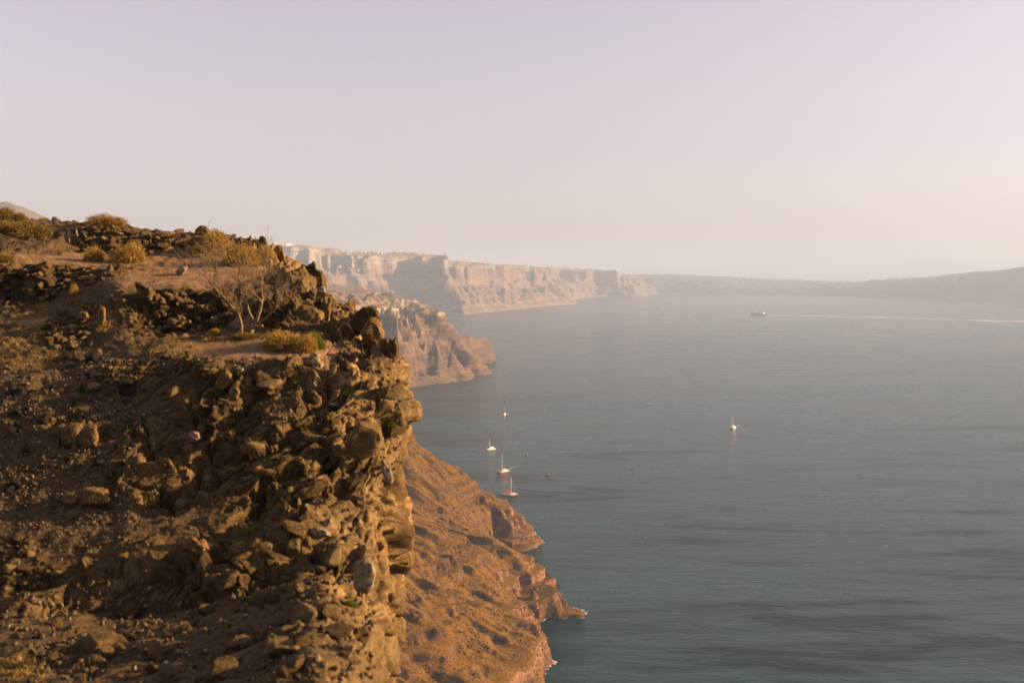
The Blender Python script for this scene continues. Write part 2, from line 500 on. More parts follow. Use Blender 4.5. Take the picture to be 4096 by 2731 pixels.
ins = inside(Xw, Yw, pts + [(-900, 1200), (-900, 300)])
d = np.where(ins, d, -d)
tips = [onsea(2172, 2172), onsea(2328, 2455)]
tipf = np.minimum(*[sstep(2, 78, np.hypot(X - t_[0], Y - t_[1])) for t_ in tips])
Z = np.interp(d, [0, 2, 5, 9, 16, 40, 70, 110, 200, 500], [0, 11, 19, 23, 26, 37, 51, 68, 105, 200]) * (0.10 + 0.90 * tipf)
gl = ridged(np.stack([(Y + 0.35 * X) / 34, X / 150, 0 * X], -1), 3, 75)
Z += (gl - 0.95) * 4.0 * sstep(4, 45, d)
def spur(pl, ks, Z, endk=None):
    p3 = [at(*p) for p in pl]
    dd, par = poly_dist(X + 3 * fbm(q0 / 22, 3, 81), Y + 3 * fbm(q0 / 22, 3, 85), [tuple(p[:2]) for p in p3])
    h = np.interp(par, np.arange(len(p3)), [p[2] for p in p3])
    hh = h - ks[0] * np.minimum(dd, ks[1]) - ks[2] * np.maximum(dd - ks[1], 0)
    if endk: hh = np.where(par > len(p3) - 1.001, h - endk * dd, hh)
    return np.maximum(Z, np.where(d > -1, hh, -9))
Z = spur([(1300, 1640, 900), (1590, 1742, 890), (1700, 1776, 900), (1800, 1842, 908), (1905, 1918, 914), (1922, 1935, 915)], (0.52, 60, 0.7), Z, 2.4)
Z = spur([(1880, 1966, 893), (1930, 1970, 890), (2050, 2062, 884), (2130, 2130, 890), (2168, 2166, 903)], (0.5, 3, 5.0), Z)
Z = spur([(1450, 1900, 830), (1560, 1960, 825), (1750, 2085, 790), (1900, 2125, 770), (2030, 2195, 748), (2112, 2268, 735), (2145, 2310, 726)], (0.42, 26, 1.3), Z, 3.0)
Z = spur([(2060, 2420, 690), (2120, 2395, 690), (2150, 2330, 718)], (0.3, 14, 2.5), Z)
Z = spur([(2150, 2315, 735), (2215, 2335, 731), (2262, 2362, 728), (2312, 2428, 723)], (0.5, 5, 3.2), Z)
Z = spur([(1500, 2250, 640), (1640, 2370, 640), (1800, 2480, 640), (1930, 2560, 640), (2080, 2600, 640)], (0.45, 18, 0.9), Z)
q = np.stack([X, Y, Z], -1)
Z += (fbm(q / 9, 5, 90) * 0.65 + fbm(q / 38, 3, 94) * 1.0 + (ridged(np.stack([(Y * 0.9 + X * 0.45) / 9, (X - 0.5 * Y) / 60, 0 * X], -1), 3, 92) - 0.9) * 1.3 + (ridged(np.stack([(Y + 0.3 * X) / 17, X / 70, 0 * X], -1), 3, 98) - 0.9) * 1.6 + fbm(q / 3.5, 2, 99) * 0.35) * sstep(1, 14, d)
zt = Z / 7.5 + fbm(q / 45, 2, 97) * 0.7
fr = zt - np.floor(zt)
wst = 0.9 * (1 - sstep(18, 34, Z)) + 0.8 * np.exp(-((Z - 45) / 5.5) ** 2) + 0.25 * sstep(0.0, 0.5, fbm(q0 / 70, 2, 61)) * (1 - sstep(60, 75, Z)) * sstep(22, 34, Z)
wst = np.clip(wst, 0, 0.92)
Zs = (np.floor(zt) + sstep(0.58, 0.80, fr) - (zt - Z / 7.5)) * 7.5
Z = np.where(d > 1, Z * (1 - wst) + wst * Zs, Z)
Z = np.where(d < 0, np.maximum(d * 0.7, -9), np.maximum(Z, np.minimum(d, 3) * 0.5))
FOAMS.append((X, Y, d, 1.3, -0.1, 5))
headland = obj('ochre_headland', height_mesh('ochre_headland', X, Y, Z, HEAD_M))
tag(headland, kind='structure')

# --- surf along the shores: thin broken foam lying on the water, outside the water line
FOAM_M = plain('foam', (0.42, 0.42, 0.42), 0.8, 0.05, 0.4)
def surf_foam(X, Y, d, w, thr, s, z=0.12, keep=None):
    q = np.stack([X, Y, 0 * X], -1)
    lim = w * np.clip(0.35 + 1.1 * fbm(q / (w * 7), 3, s), 0, 2)
    on = (d < 0.35 * w) & (d > -lim) & (fbm(q / (w * 2.2), 3, s + 4) > thr)
    if keep is not None: on &= keep
    nr_, nc_ = X.shape
    f = grid_faces(nr_, nc_)[on[:-1, :-1].ravel()]
    jx = fbm(q / w, 2, s + 8) * (X[0, 1] - X[0, 0]) * 0.6
    o = obj('surf_foam', mesh_np('surf_foam', np.stack([X + jx, Y + jx, 0 * X + z], -1).reshape(-1, 3), f, False, FOAM_M))
    return tag(o, kind='stuff')
for a_ in FOAMS: surf_foam(*a_)
# ------------------------------------------------------------------ near cliff: a loft through cross-sections, each at one distance
# (distance, ground line up to the brink, line of the drop below the brink)
SECT = [
 (75, [(-1500, 960), (0, 990), (500, 1010), (1000, 1060), (1060, 1090)], [(1100, 1200), (1120, 1600), (1130, 2200)]),
 (47, [(-1500, 850), (0, 885), (400, 915), (800, 960), (1000, 990), (1080, 1020)], [(1115, 1090), (1140, 1500), (1150, 2400)]),
 (40, [(-1500, 800), (0, 858), (60, 868), (130, 880), (350, 889), (480, 909), (720, 931), (850, 943), (1000, 964), (1080, 990)], [(1125, 1050), (1155, 1120), (1165, 1600), (1175, 2600)]),
 (38.4, [(-1500, 840), (0, 905), (130, 915), (260, 915), (300, 905), (480, 918), (720, 938), (850, 952), (1000, 975), (1090, 1005)], [(1135, 1055), (1165, 1120), (1180, 1600), (1190, 2700)]),
 (37.8, [(-1500, 860), (0, 925), (130, 940), (230, 975), (300, 1000), (480, 1010), (720, 1000), (780, 975), (850, 970), (1000, 988), (1100, 1025)], [(1145, 1065), (1180, 1140), (1195, 1650), (1205, 2800)]),
 (35, [(-1500, 930), (0, 985), (200, 1010), (400, 1030), (600, 1036), (760, 1030), (900, 1025), (1000, 1032), (1120, 1060)], [(1175, 1090), (1215, 1190), (1225, 1700), (1235, 2900)]),
 (32, [(-1500, 1020), (0, 1056), (250, 1062), (480, 1068), (700, 1078), (900, 1085), (1050, 1090), (1150, 1092), (1225, 1110)], [(1280, 1150), (1310, 1250), (1330, 1700), (1340, 3000)]),
 (31.4, [(-1500, 1200), (0, 1225), (150, 1200), (300, 1140), (480, 1090), (700, 1090), (900, 1096), (1050, 1104), (1160, 1108), (1240, 1130)], [(1295, 1165), (1325, 1270), (1345, 1720), (1350, 3000)]),
 (29, [(-1500, 1270), (0, 1275), (200, 1258), (350, 1215), (480, 1170), (700, 1164), (880, 1168), (960, 1182), (1100, 1190), (1240, 1195), (1320, 1225)], [(1365, 1260), (1390, 1350), (1400, 1800), (1410, 3000)]),
 (28.4, [(-1500, 1300), (0, 1310), (190, 1300), (380, 1262), (470, 1210), (530, 1240), (600, 1310), (700, 1342), (850, 1328), (930, 1275), (1050, 1235), (1200, 1235), (1290, 1235), (1350, 1245), (1410, 1262)], [(1450, 1290), (1475, 1380), (1490, 1800), (1500, 3000)]),
 (27, [(-1500, 1360), (0, 1378), (250, 1398), (450, 1368), (650, 1358), (850, 1345), (1000, 1320), (1150, 1300), (1250, 1288), (1330, 1285), (1430, 1296), (1500, 1325)], [(1550, 1360), (1575, 1440), (1585, 1900), (1590, 3000)]),
 (25, [(-1500, 1440), (0, 1462), (250, 1475), (450, 1440), (700, 1395), (1000, 1372), (1150, 1360), (1250, 1368), (1330, 1392), (1420, 1400), (1525, 1400)], [(1580, 1430), (1598, 1500), (1600, 1900), (1600, 3000)]),
 (23.5, [(-1500, 1510), (0, 1535), (300, 1542), (500, 1492), (700, 1445), (1000, 1432), (1200, 1432), (1300, 1465), (1400, 1495), (1470, 1505)], [(1535, 1520), (1588, 1590), (1602, 1750), (1607, 2200), (1607, 3200)]),
 (22.8, [(-1500, 1570), (0, 1600), (400, 1575), (700, 1525), (850, 1480), (1000, 1480), (1200, 1490), (1340, 1520), (1440, 1545)], [(1525, 1600), (1580, 1680), (1600, 1850), (1605, 3200)]),
 (21.9, [(-1500, 1650), (0, 1680), (400, 1650), (700, 1680), (900, 1625), (1200, 1620), (1400, 1660), (1480, 1695)], [(1560, 1745), (1592, 1820), (1600, 2000), (1605, 3200)]),
 (21.0, [(-1500, 1780), (0, 1800), (400, 1800), (700, 1815), (1000, 1780), (1250, 1780), (1400, 1800), (1490, 1840)], [(1540, 1900), (1575, 2000), (1595, 2200), (1600, 3400)]),
 (20.0, [(-1500, 1900), (0, 1940), (500, 1940), (800, 1985), (1100, 1960), (1350, 1965), (1450, 2005)], [(1500, 2080), (1555, 2150), (1588, 2300), (1595, 3400)]),
 (19.0, [(-1500, 2000), (0, 2040), (500, 2060), (900, 2080), (1200, 2070), (1350, 2080), (1440, 2125)], [(1500, 2200), (1550, 2280), (1580, 2400), (1590, 3500)]),
 (18.0, [(-1500, 2140), (0, 2170), (400, 2200), (800, 2200), (1100, 2190), (1350, 2220), (1440, 2260)], [(1500, 2330), (1550, 2420), (1570, 2600), (1580, 3500)]),
 (17.4, [(-1500, 2250), (0, 2290), (300, 2340), (450, 2395), (800, 2400), (1000, 2345), (1300, 2320), (1430, 2360)], [(1500, 2420), (1545, 2500), (1565, 2700), (1575, 3500)]),
 (15.6, [(-1500, 2350), (0, 2390), (400, 2440), (800, 2440), (1100, 2410), (1300, 2370), (1430, 2400)], [(1500, 2520), (1540, 2620), (1560, 2800), (1570, 3600)]),
 (14.2, [(-1500, 2440), (0, 2470), (500, 2510), (1000, 2490), (1250, 2440), (1420, 2460)], [(1490, 2590), (1530, 2700), (1550, 2900), (1560, 3800)]),
 (12.6, [(-1500, 2560), (0, 2590), (600, 2610), (1000, 2590), (1250, 2530), (1420, 2560)], [(1490, 2700), (1530, 2820), (1545, 3000), (1550, 4200)]),
 (10.6, [(-1500, 2740), (0, 2750), (600, 2770), (1000, 2745), (1250, 2680), (1420, 2700)], [(1490, 2860), (1530, 3000), (1540, 3300), (1545, 4600)]),
 (7.5, [(-1500, 3100), (0, 3120), (1100, 3120), (1420, 3160)], [(1490, 3300), (1530, 3500), (1540, 3900), (1545, 5600)]),
 (3.4, [(-1500, 4900), (0, 4950), (1100, 4950), (1420, 5000)], [(1490, 5300), (1530, 5800), (1540, 6800), (1545, 9000)]),
]
ucol = np.concatenate([np.linspace(-1500, -60, 26)[:-1], np.linspace(-60, 1, 6)[:-1]])
UA = np.concatenate([np.linspace(-1, 0, 34)[:-1], np.linspace(0, 1, 480)])
UB = np.linspace(0, 1, 190)[1:] ** 1.6
def section_line(s):
    Yd, A, B = s
    A = np.array(A, float); B = np.array([A[-1]] + list(B), float)
    e = A[-1, 0]
    pxa = np.where(UA < 0, -UA * -1500, UA * e)
    pya = np.interp(pxa, A[:, 0], A[:, 1])
    seg = np.r_[0, np.cumsum(np.hypot(*np.diff(B, axis=0).T))]; seg /= seg[-1]
    pxb = np.interp(UB, seg, B[:, 0]); pyb = np.interp(UB, seg, B[:, 1])
    return np.r_[pxa, pxb], np.r_[pya, pyb]
L = [section_line(s) for s in SECT]
rows_px, rows_py, rows_Y = [], [], []
def smooth1(a, n):
    k = np.ones(n) / n
    return np.convolve(np.r_[np.full(n, a[0]), a, np.full(n, a[-1])], k, 'same')[n:-n]
for i in range(len(SECT) - 1):
    (x0, y0), (x1, y1) = L[i], L[i + 1]
    dmax = np.percentile(np.abs(y1 - y0)[:len(UA)], 85)
    n = int(np.clip(dmax / 3.2, 5, 60)) if SECT[i][0] > 5 else 8
    for k in range(n):
        t = k / n
        rows_px.append(x0 + (x1 - x0) * t); rows_py.append(y0 + (y1 - y0) * t)
        # interpolate 1/distance so that rows stay evenly spread to the eye
        rows_Y.append(np.full(len(x0), SECT[i][0] + (SECT[i + 1][0] - SECT[i][0]) * t))
rows_px.append(L[-1][0]); rows_py.append(L[-1][1]); rows_Y.append(np.full(len(L[0][0]), SECT[-1][0]))
PX, PY, YY = np.array(rows_px), np.array(rows_py), np.array(rows_Y)
# the face of the drop bulges and recedes: how far right the rock reaches at each height
SIL = np.array([(0, 1590), (1350, 1600), (1450, 1604), (1550, 1606), (1650, 1608), (1720, 1604), (1780, 1592), (1850, 1562), (1900, 1546), (1950, 1546), (1985, 1594), (2030, 1606), (2100, 1600), (2200, 1592), (2300, 1582), (2400, 1566), (2500, 1552), (2600, 1550), (2731, 1540), (9000, 1540)], float)
jag = -8 + 20 * fbm(np.stack([PY / 70, 0 * PY, YY / 9], -1), 3, 170) + 6 * fbm(np.stack([PY / 22, 0 * PY, YY / 5], -1), 2, 175)
PX = np.minimum(PX, np.interp(PY, SIL[:, 0], SIL[:, 1]) + jag)
# the lower slopes also tip gently to the left, away from the brink
PY = PY + (0.075 + 0.06 * (1 - sstep(14, 18, YY))) * np.clip(1300 - PX, 0, 1500) * (1 - sstep(20.5, 23.3, YY))
G = at(PX, PY, YY)
# the drop goes on below the last line of each section, down to the slopes above the sea
low = G[:, -1:, :].copy()
tail = np.concatenate([low + np.array([1.0, 0, -6]), low + np.array([5.0, 0, -30]), low + np.array([20.0, 0, -75])], 1)
# even out the corners where straight pieces of section meet
for _ in range(3):
    G[1:-1, 1:-1] = 0.5 * G[1:-1, 1:-1] + 0.125 * (G[:-2, 1:-1] + G[2:, 1:-1] + G[1:-1, :-2] + G[1:-1, 2:])
def grid_normals(G):
    a = np.gradient(G, axis=0); b = np.gradient(G, axis=1)
    n = np.cross(a, b)
    n /= np.linalg.norm(n, axis=-1)[..., None] + 1e-12
    return n
N = grid_normals(G)
if N[60, 200, 2] < 0: N = -N
flip = N[60, 200, 2]
nA = len(UA)
colid = np.arange(G.shape[1])[None, :] + np.zeros((G.shape[0], 1))
def blob(cx, cy, rx, ry, soft=0.4):
    r = np.hypot((PX - cx) / rx, (PY - cy) / ry)
    return 1 - sstep(1 - soft, 1 + soft, r)
rock = np.zeros(PX.shape)
for b in [(900, 2640, 700, 130), (1050, 1800, 560, 320), (1200, 2250, 360, 200), (1200, 1560, 420, 130), (1250, 1800, 420, 260), (900, 1850, 260, 150), (1000, 1980, 500, 80), (300, 1720, 110, 70), (1250, 2150, 300, 160), (700, 2280, 330, 120), (1350, 1300, 220, 110),
          (1150, 1250, 120, 60), (1500, 1500, 150, 200), (1400, 2350, 160, 160), (1200, 2600, 420, 60), (1100, 1020, 80, 60), (400, 1960, 110, 70), (950, 1570, 90, 60), (150, 2350, 200, 100), (560, 2200, 200, 40)]:
    rock = np.maximum(rock, blob(*b))
rock = np.maximum(rock, (colid > nA - 40) * 0.8)
rock = np.maximum(rock, np.where(N[..., 2] < 0.55, 0.7, 0))
rock = np.where(PY > 2480, rock * 0.75, rock)
rock = np.clip(rock * (0.75 + 0.6 * fbm(G / 1.3, 3, 110)), 0, 1)
soil = np.zeros(PX.shape)
for b in [(1080, 1398, 320, 44), (800, 1385, 160, 22), (1000, 1060, 330, 45), (300, 1040, 420, 22), (700, 1110, 300, 45), (200, 1290, 160, 20), (1000, 1290, 70, 25)]:
    soil = np.maximum(soil, blob(*b, 0.5))
rock = rock * (1 - 0.85 * blob(1060, 1395, 260, 40))
soil = np.clip(soil - rock * 0.6, 0, 1)
ds = np.clip(YY / 22.0, 0.3, 1.5)
# bedding dips up to the right: blocks are stretched along it
ca, sa = math.cos(R(32)), math.sin(R(32))
Q = np.stack([(G[..., 0] * ca + G[..., 2] * sa) / 1.45, G[..., 1] / 1.0, (-G[..., 0] * sa + G[..., 2] * ca) / 0.62], -1)
Q += 0.35 * np.stack([fbm(G / 0.7, 2, 120), fbm(G / 0.7, 2, 123), fbm(G / 0.7, 2, 126)], -1)
f1, f2, cid, tl = worley(Q, 7, True)
crack = 1 - sstep(0.0, 0.16, f2 - f1)
g1, g2, gid, tl2 = worley(Q * 2.3 + 3, 9, True)
crack2 = 1 - sstep(0.0, 0.2, g2 - g1)
face = sstep(nA - 60, nA + 10, colid)
disp = rock * (1 - 0.7 * face) * ds * ((cid - 0.45) * 0.44 + tl * 0.55 - crack * 0.20 + (gid - 0.5) * 0.09 + tl2 * 0.17 - crack2 * 0.05)
disp += (1 - 0.85 * soil) * (1 - 0.5 * face) * ds * (fbm(G / 0.9, 4, 130) * 0.085 + fbm(G / 0.25, 3, 136) * 0.032)
disp += soil * fbm(G / 0.8, 3, 140) * 0.03
k1, k2, kid = worley(G / (0.30 * ds[..., None]), 15)
disp += (1 - soil) * (1 - 0.6 * rock) * (1 - face) * ds * np.where(kid > 0.45, np.clip(0.36 - k1, 0, 1) * 0.28, 0)
h1, h2, hid, tl3 = worley(Q * np.array([0.8, 0.6, 0.9]) + 5, 21, True)
disp += face * ds * ((hid - 0.5) * 0.30 + tl3 * 0.40 - (1 - sstep(0, 0.10, h2 - h1)) * 0.12 + fbm(G / 1.8, 3, 155) * 0.12 + (ridged(G / np.array([0.5, 0.4, 0.9]), 4, 150) - 0.9) * 0.06)
disp *= np.where(YY > 45, 2.0, 1.0)
G2 = G + N * disp[..., None]
GT = np.concatenate([G2, tail], 1)
nr, nc = GT.shape[:2]
def padt(a, v): return np.concatenate([a, np.full((a.shape[0], 3), v)], 1)

def near_rock_material(name, objspace=False, pale=1.0):
    t = NT(name)
    P = t.co.outputs['Object'] if objspace else t.P
    n1 = t.noise(P, 0.55, 4, 0.6)
    n2 = t.noise(P, 3.0, 7, 0.68)
    n3 = t.noise(P, 22.0, 5, 0.7)
    rk = t.ramp(n2, [(0.30, (0.014, 0.009, 0.0036)), (0.45, (0.066, 0.041, 0.0145)), (0.56, (0.135, 0.086, 0.032)), (0.72, (0.25, 0.168, 0.075))])
    lich = t.ramp(t.noise(P, 5.5, 5, 0.7, 0.4), [(0.56, 0.0), (0.68, 0.55)])
    rk = t.mix(lich, rk, (0.105, 0.075, 0.02))
    rk = t.mix(t.ramp(n3, [(0.36, 0.85), (0.56, 0.0)]), rk, (0.014, 0.0095, 0.0045))
    if objspace:
        r = t.rnd()
        rk = t.mix(t.ramp(r, [(0.0, 0.55), (0.25, 0.15), (0.6, 0.0)]), rk, (0.016, 0.013, 0.010))
        rk = t.mix(t.ramp(r, [(0.6, 0.0), (1.0, 0.6)]), rk, (0.21, 0.142, 0.068))
        col = rk
    else:
        dirt = t.ramp(t.noise(P, 1.6, 6, 0.65), [(0.3, (0.024, 0.0155, 0.0070)), (0.5, (0.060, 0.039, 0.0175)), (0.72, (0.115, 0.076, 0.037))])
        grit = t.vor(P, 26.0)
        dirt = t.mix(t.ramp(grit, [(0.12, 0.75), (0.26, 0.0)]), dirt, t.ramp(t.noise(P, 31.0, 2), [(0.42, (0.012, 0.010, 0.009)), (0.60, (0.25, 0.20, 0.145))]))
        dirt = t.mix(t.ramp(t.noise(P, 0.9, 5, 0.7), [(0.52, 0.0), (0.66, 0.6)]), dirt, (0.075, 0.045, 0.014))
        sand = t.ramp(t.noise(P, 4.0, 6, 0.7), [(0.3, (0.13, 0.076, 0.038)), (0.7, (0.26, 0.16, 0.088))])
        sand = t.mix(t.ramp(t.noise(P, 1.4, 5, 0.7), [(0.5, 0.0), (0.62, 0.55)]), sand, (0.10, 0.06, 0.02))
        rk = t.mix(t.math('MULTIPLY', t.attr('sunlit_face'), t.ramp(n3, [(0.30, 0.25), (0.5, 1.0)])), rk, t.ramp(n2, [(0.3, (0.085, 0.048, 0.016)), (0.5, (0.24, 0.152, 0.062)), (0.75, (0.36, 0.245, 0.125))]))  # low sun on the drop's face, painted in as a paler golden rock colour
        bed = t.noise(t.rot(t.scale(P, (2.2, 2.2, 9.0)), (0, R(30), 0)), 1.0, 5, 0.7, 0.3)
        rk = t.mix(t.math('MULTIPLY', t.attr('sunlit_face'), t.ramp(bed, [(0.36, 0.9), (0.50, 0.0)])), rk, (0.035, 0.021, 0.0085))
        col = t.mix(t.attr('rock'), dirt, rk)
        col = t.mix(t.attr('soil'), col, sand)
    h = t.math('ADD', t.math('MULTIPLY', n2, 0.6), t.math('MULTIPLY', n3, 0.25))
    if not objspace: h = t.math('ADD', h, t.math('MULTIPLY', bed, t.math('MULTIPLY', t.attr('sunlit_face'), 0.9)))
    h = t.math('ADD', h, t.math('MULTIPLY', t.noise(P, 70.0, 3, 0.7), 0.10))
    return t.pbr(col, 0.95, t.bump(h, 1.0, 0.09), 0.15)
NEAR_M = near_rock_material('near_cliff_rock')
STONE_M = near_rock_material('stone', True)
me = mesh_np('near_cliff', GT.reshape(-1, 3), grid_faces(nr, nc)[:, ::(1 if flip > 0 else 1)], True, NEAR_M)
float_attr(me, 'sunlit_face', padt(sstep(nA - 75, nA - 10, colid) * np.clip(0.75 + 0.7 * fbm(G / 1.1, 3, 160), 0, 1), 0.6)); float_attr(me, 'rock', padt(rock, 0.8)); float_attr(me, 'soil', padt(soil, 0.0))  # first mask: brink and drop, where sunlight is put into the colour
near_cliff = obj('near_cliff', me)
tag(near_cliff, kind='structure')
# a coarser copy of the surface answers where a sight line meets the ground
sub = GT[::2, ::2]
BV = BVHTree.FromPolygons([Vector(v) for v in sub.reshape(-1, 3).tolist()], grid_faces(*sub.shape[:2]).tolist())
CAM = Vector((0, 0, CAM_H))
def ground(px, py):
    dx, dy, dz = ray(px, py)
    dr = Vector((float(dx), float(dy), float(dz))).normalized()
    h = BV.ray_cast(CAM, dr)
    if h[0] is None: return None, None
    n = h[1] if h[1].dot(dr) < 0 else -h[1]
    return h[0], n
def below(x, y, z0=270.0):
    h = BV.ray_cast(Vector((x, y, z0)), Vector((0, 0, -1)))
    return h[0]
# ------------------------------------------------------------------ stones
rng = random.Random(11)
nrg = np.random.default_rng(5)
def ico(sub):
    bm = bmesh.new()
    bmesh.ops.create_icosphere(bm, subdivisions=sub, radius=1.0)
    V = np.array([v.co[:] for v in bm.verts]); F = np.array([[v.index for v in f.verts] for f in bm.faces])
    bm.free()
    return V, F
ICO = {k: ico(k) for k in (2, 3, 4, 5)}
def facet_rock(s, sub=2, npl=11, scale=(1, 1, 1), rough=0.03, soft=60.0, planes=None):
    """A boulder: a ball cut by flat planes, edges a little worn, skin uneven."""
    V, F = ICO[sub]
    g = np.random.default_rng(s)
    if planes is None:
        n = g.normal(size=(npl, 3)); n /= np.linalg.norm(n, axis=1)[:, None]
        dd = g.uniform(0.62, 0.98, npl)
    else:
        n = np.array([p[:3] for p in planes], float); n /= np.linalg.norm(n, axis=1)[:, None]
        dd = np.array([p[3] for p in planes])
    c = np.clip(V @ n.T, 1e-3, None) / dd[None, :]
    r = 1.0 / (np.sum(c ** soft, 1) + 0.62 ** soft) ** (1 / soft)
    r = np.clip(r, 0.3, 1.5)
    P = V * r[:, None]
    if rough:
        P = P + V * (rough * fbm(P * 2.3 + s, 3, s % 97) + rough * 0.7 * fbm(P * 6 + s, 3, s % 89))[:, None]
    return P * np.array(scale), F
def rock_mesh(name, s, sub=2, npl=11, scale=(1, 1, 1), rough=0.03, mat=STONE_M, ang=28, **kw):
    P, F = facet_rock(s, sub, npl, scale, rough, **kw)
    me = mesh_np(name, P, F, True, mat)
    me.set_sharp_from_angle(angle=R(ang))
    return me
STONES = [rock_mesh('stone', 100 + i, 3, rng.choice((9, 11, 13, 15)), (1, rng.uniform(.75, 1), rng.uniform(.6, .9)), 0.05) for i in range(18)]
SLABS = [rock_mesh('slab', 200 + i, 4, rng.choice((10, 12, 14, 16)), (1, rng.uniform(.6, .85), rng.uniform(.42, .66)), 0.06) for i in range(12)]

def put(name, me, px, py, size_px, parent, sink=0.3, rot=None, squash=None, dep=0.0):
    """Sets a stone on the ground where the sight line px, py meets it; size_px is how wide it shows."""
    p, n = ground(px, py)
    if p is None or p.y > 60: return None
    s = size_px * p.y / FPX * 0.5
    o = bpy.data.objects.new(name, me)
    o.location = p + n * s * (0.6 - sink) + Vector((0, dep, 0))
    o.rotation_euler = rot if rot is not None else (rng.uniform(-.5, .5), rng.uniform(-.5, .5), rng.uniform(0, 6.28))
    q = squash or (1, 1, 1)
    o.scale = (s * q[0], s * q[1], s * q[2])
    return link(o, parent)

# --- dry stone walls: every stone its own piece
def in_poly(x, y, P):
    r = False
    for i in range(len(P)):
        (x0, y0), (x1, y1) = P[i], P[(i + 1) % len(P)]
        if (y0 > y) != (y1 > y) and x < (x1 - x0) * (y - y0) / (y1 - y0) + x0: r = not r
    return r
def stone_wall(label, poly, size, grow=1.0, dark=0.0, thin=1.0):
    xs = [p[0] for p in poly]; ys = [p[1] for p in poly]
    base, _ = ground(sum(xs) / len(xs), max(ys) - 4)
    w = empty('dry_stone_wall', base)
    tag(w, label, 'stone wall', 'dry stone terrace walls')
    n = 0
    y = max(ys)
    row = 0
    while y > min(ys):
        h = size * rng.uniform(0.66, 0.84)
        x = min(xs) + rng.uniform(0, size)
        while x < max(xs):
            wd = size * rng.choice((0.7, 0.85, 1.0, 1.0, 1.25, 1.5)) * grow
            cx, cy = x + wd / 2, y - h / 2 + rng.uniform(-.15, .15) * size
            if in_poly(cx, cy, poly) and rng.random() < thin and n < 300:
                p, nn = ground(cx, cy)
                if p is not None:
                    s = 0.5 * p.y / FPX
                    o = bpy.data.objects.new('stone', rng.choice(STONES))
                    o.location = p + Vector((0, -s * size * rng.uniform(0.1, 0.42), 0)) - base
                    o.rotation_euler = (rng.uniform(-.4, .4), rng.uniform(-.35, .35), rng.uniform(0, 6.28))
                    k = s * 1.16
                    o.scale = (wd * k, wd * k * rng.uniform(.8, 1.1), h * k * 1.35)
                    link(o, w); n += 1
            x += wd * 0.98
        y -= h * 0.93
        row += 1
    return w
stone_wall('tumbled dry stone wall on the skyline beside the timber frame', [(320, 960), (335, 905), (360, 888), (450, 905), (560, 945), (600, 935), (640, 915), (720, 930), (750, 985), (735, 1005), (600, 1000), (480, 1012), (300, 1005), (290, 985)], 26)
stone_wall('long terrace wall of pale round stones below the skyline bushes, at the picture\'s left edge', [(-10, 1062), (120, 1072), (260, 1068), (480, 1070), (490, 1098), (400, 1140), (300, 1150), (200, 1195), (120, 1225), (50, 1245), (-10, 1260)], 27)
stone_wall('curved dry stone wall under the big dark boulder beside the dead tree', [(520, 1230), (560, 1180), (700, 1172), (790, 1160), (820, 1205), (860, 1245), (900, 1300), (870, 1322), (760, 1345), (560, 1350), (500, 1310)], 23)
stone_wall('collapsed heap of pale wall stones left of the egg-shaped stone', [(180, 1330), (200, 1275), (250, 1245), (330, 1250), (370, 1300), (385, 1380), (330, 1395), (200, 1395), (165, 1380)], 34)
stone_wall('low dark rubble wall under the sandy terrace with the dead tree', [(400, 1470), (470, 1440), (600, 1440), (720, 1415), (850, 1425), (860, 1480), (700, 1495), (590, 1520), (430, 1530)], 22)
stone_wall('short broken wall stub standing on the skyline', [(898, 960), (902, 925), (950, 928), (958, 945), (1010, 955), (1010, 975), (950, 972)], 15)
stone_wall('small stone wall of brown blocks at the bottom left in shade', [(-10, 2190), (40, 2130), (120, 2160), (190, 2230), (230, 2290), (120, 2330), (-10, 2340)], 30)

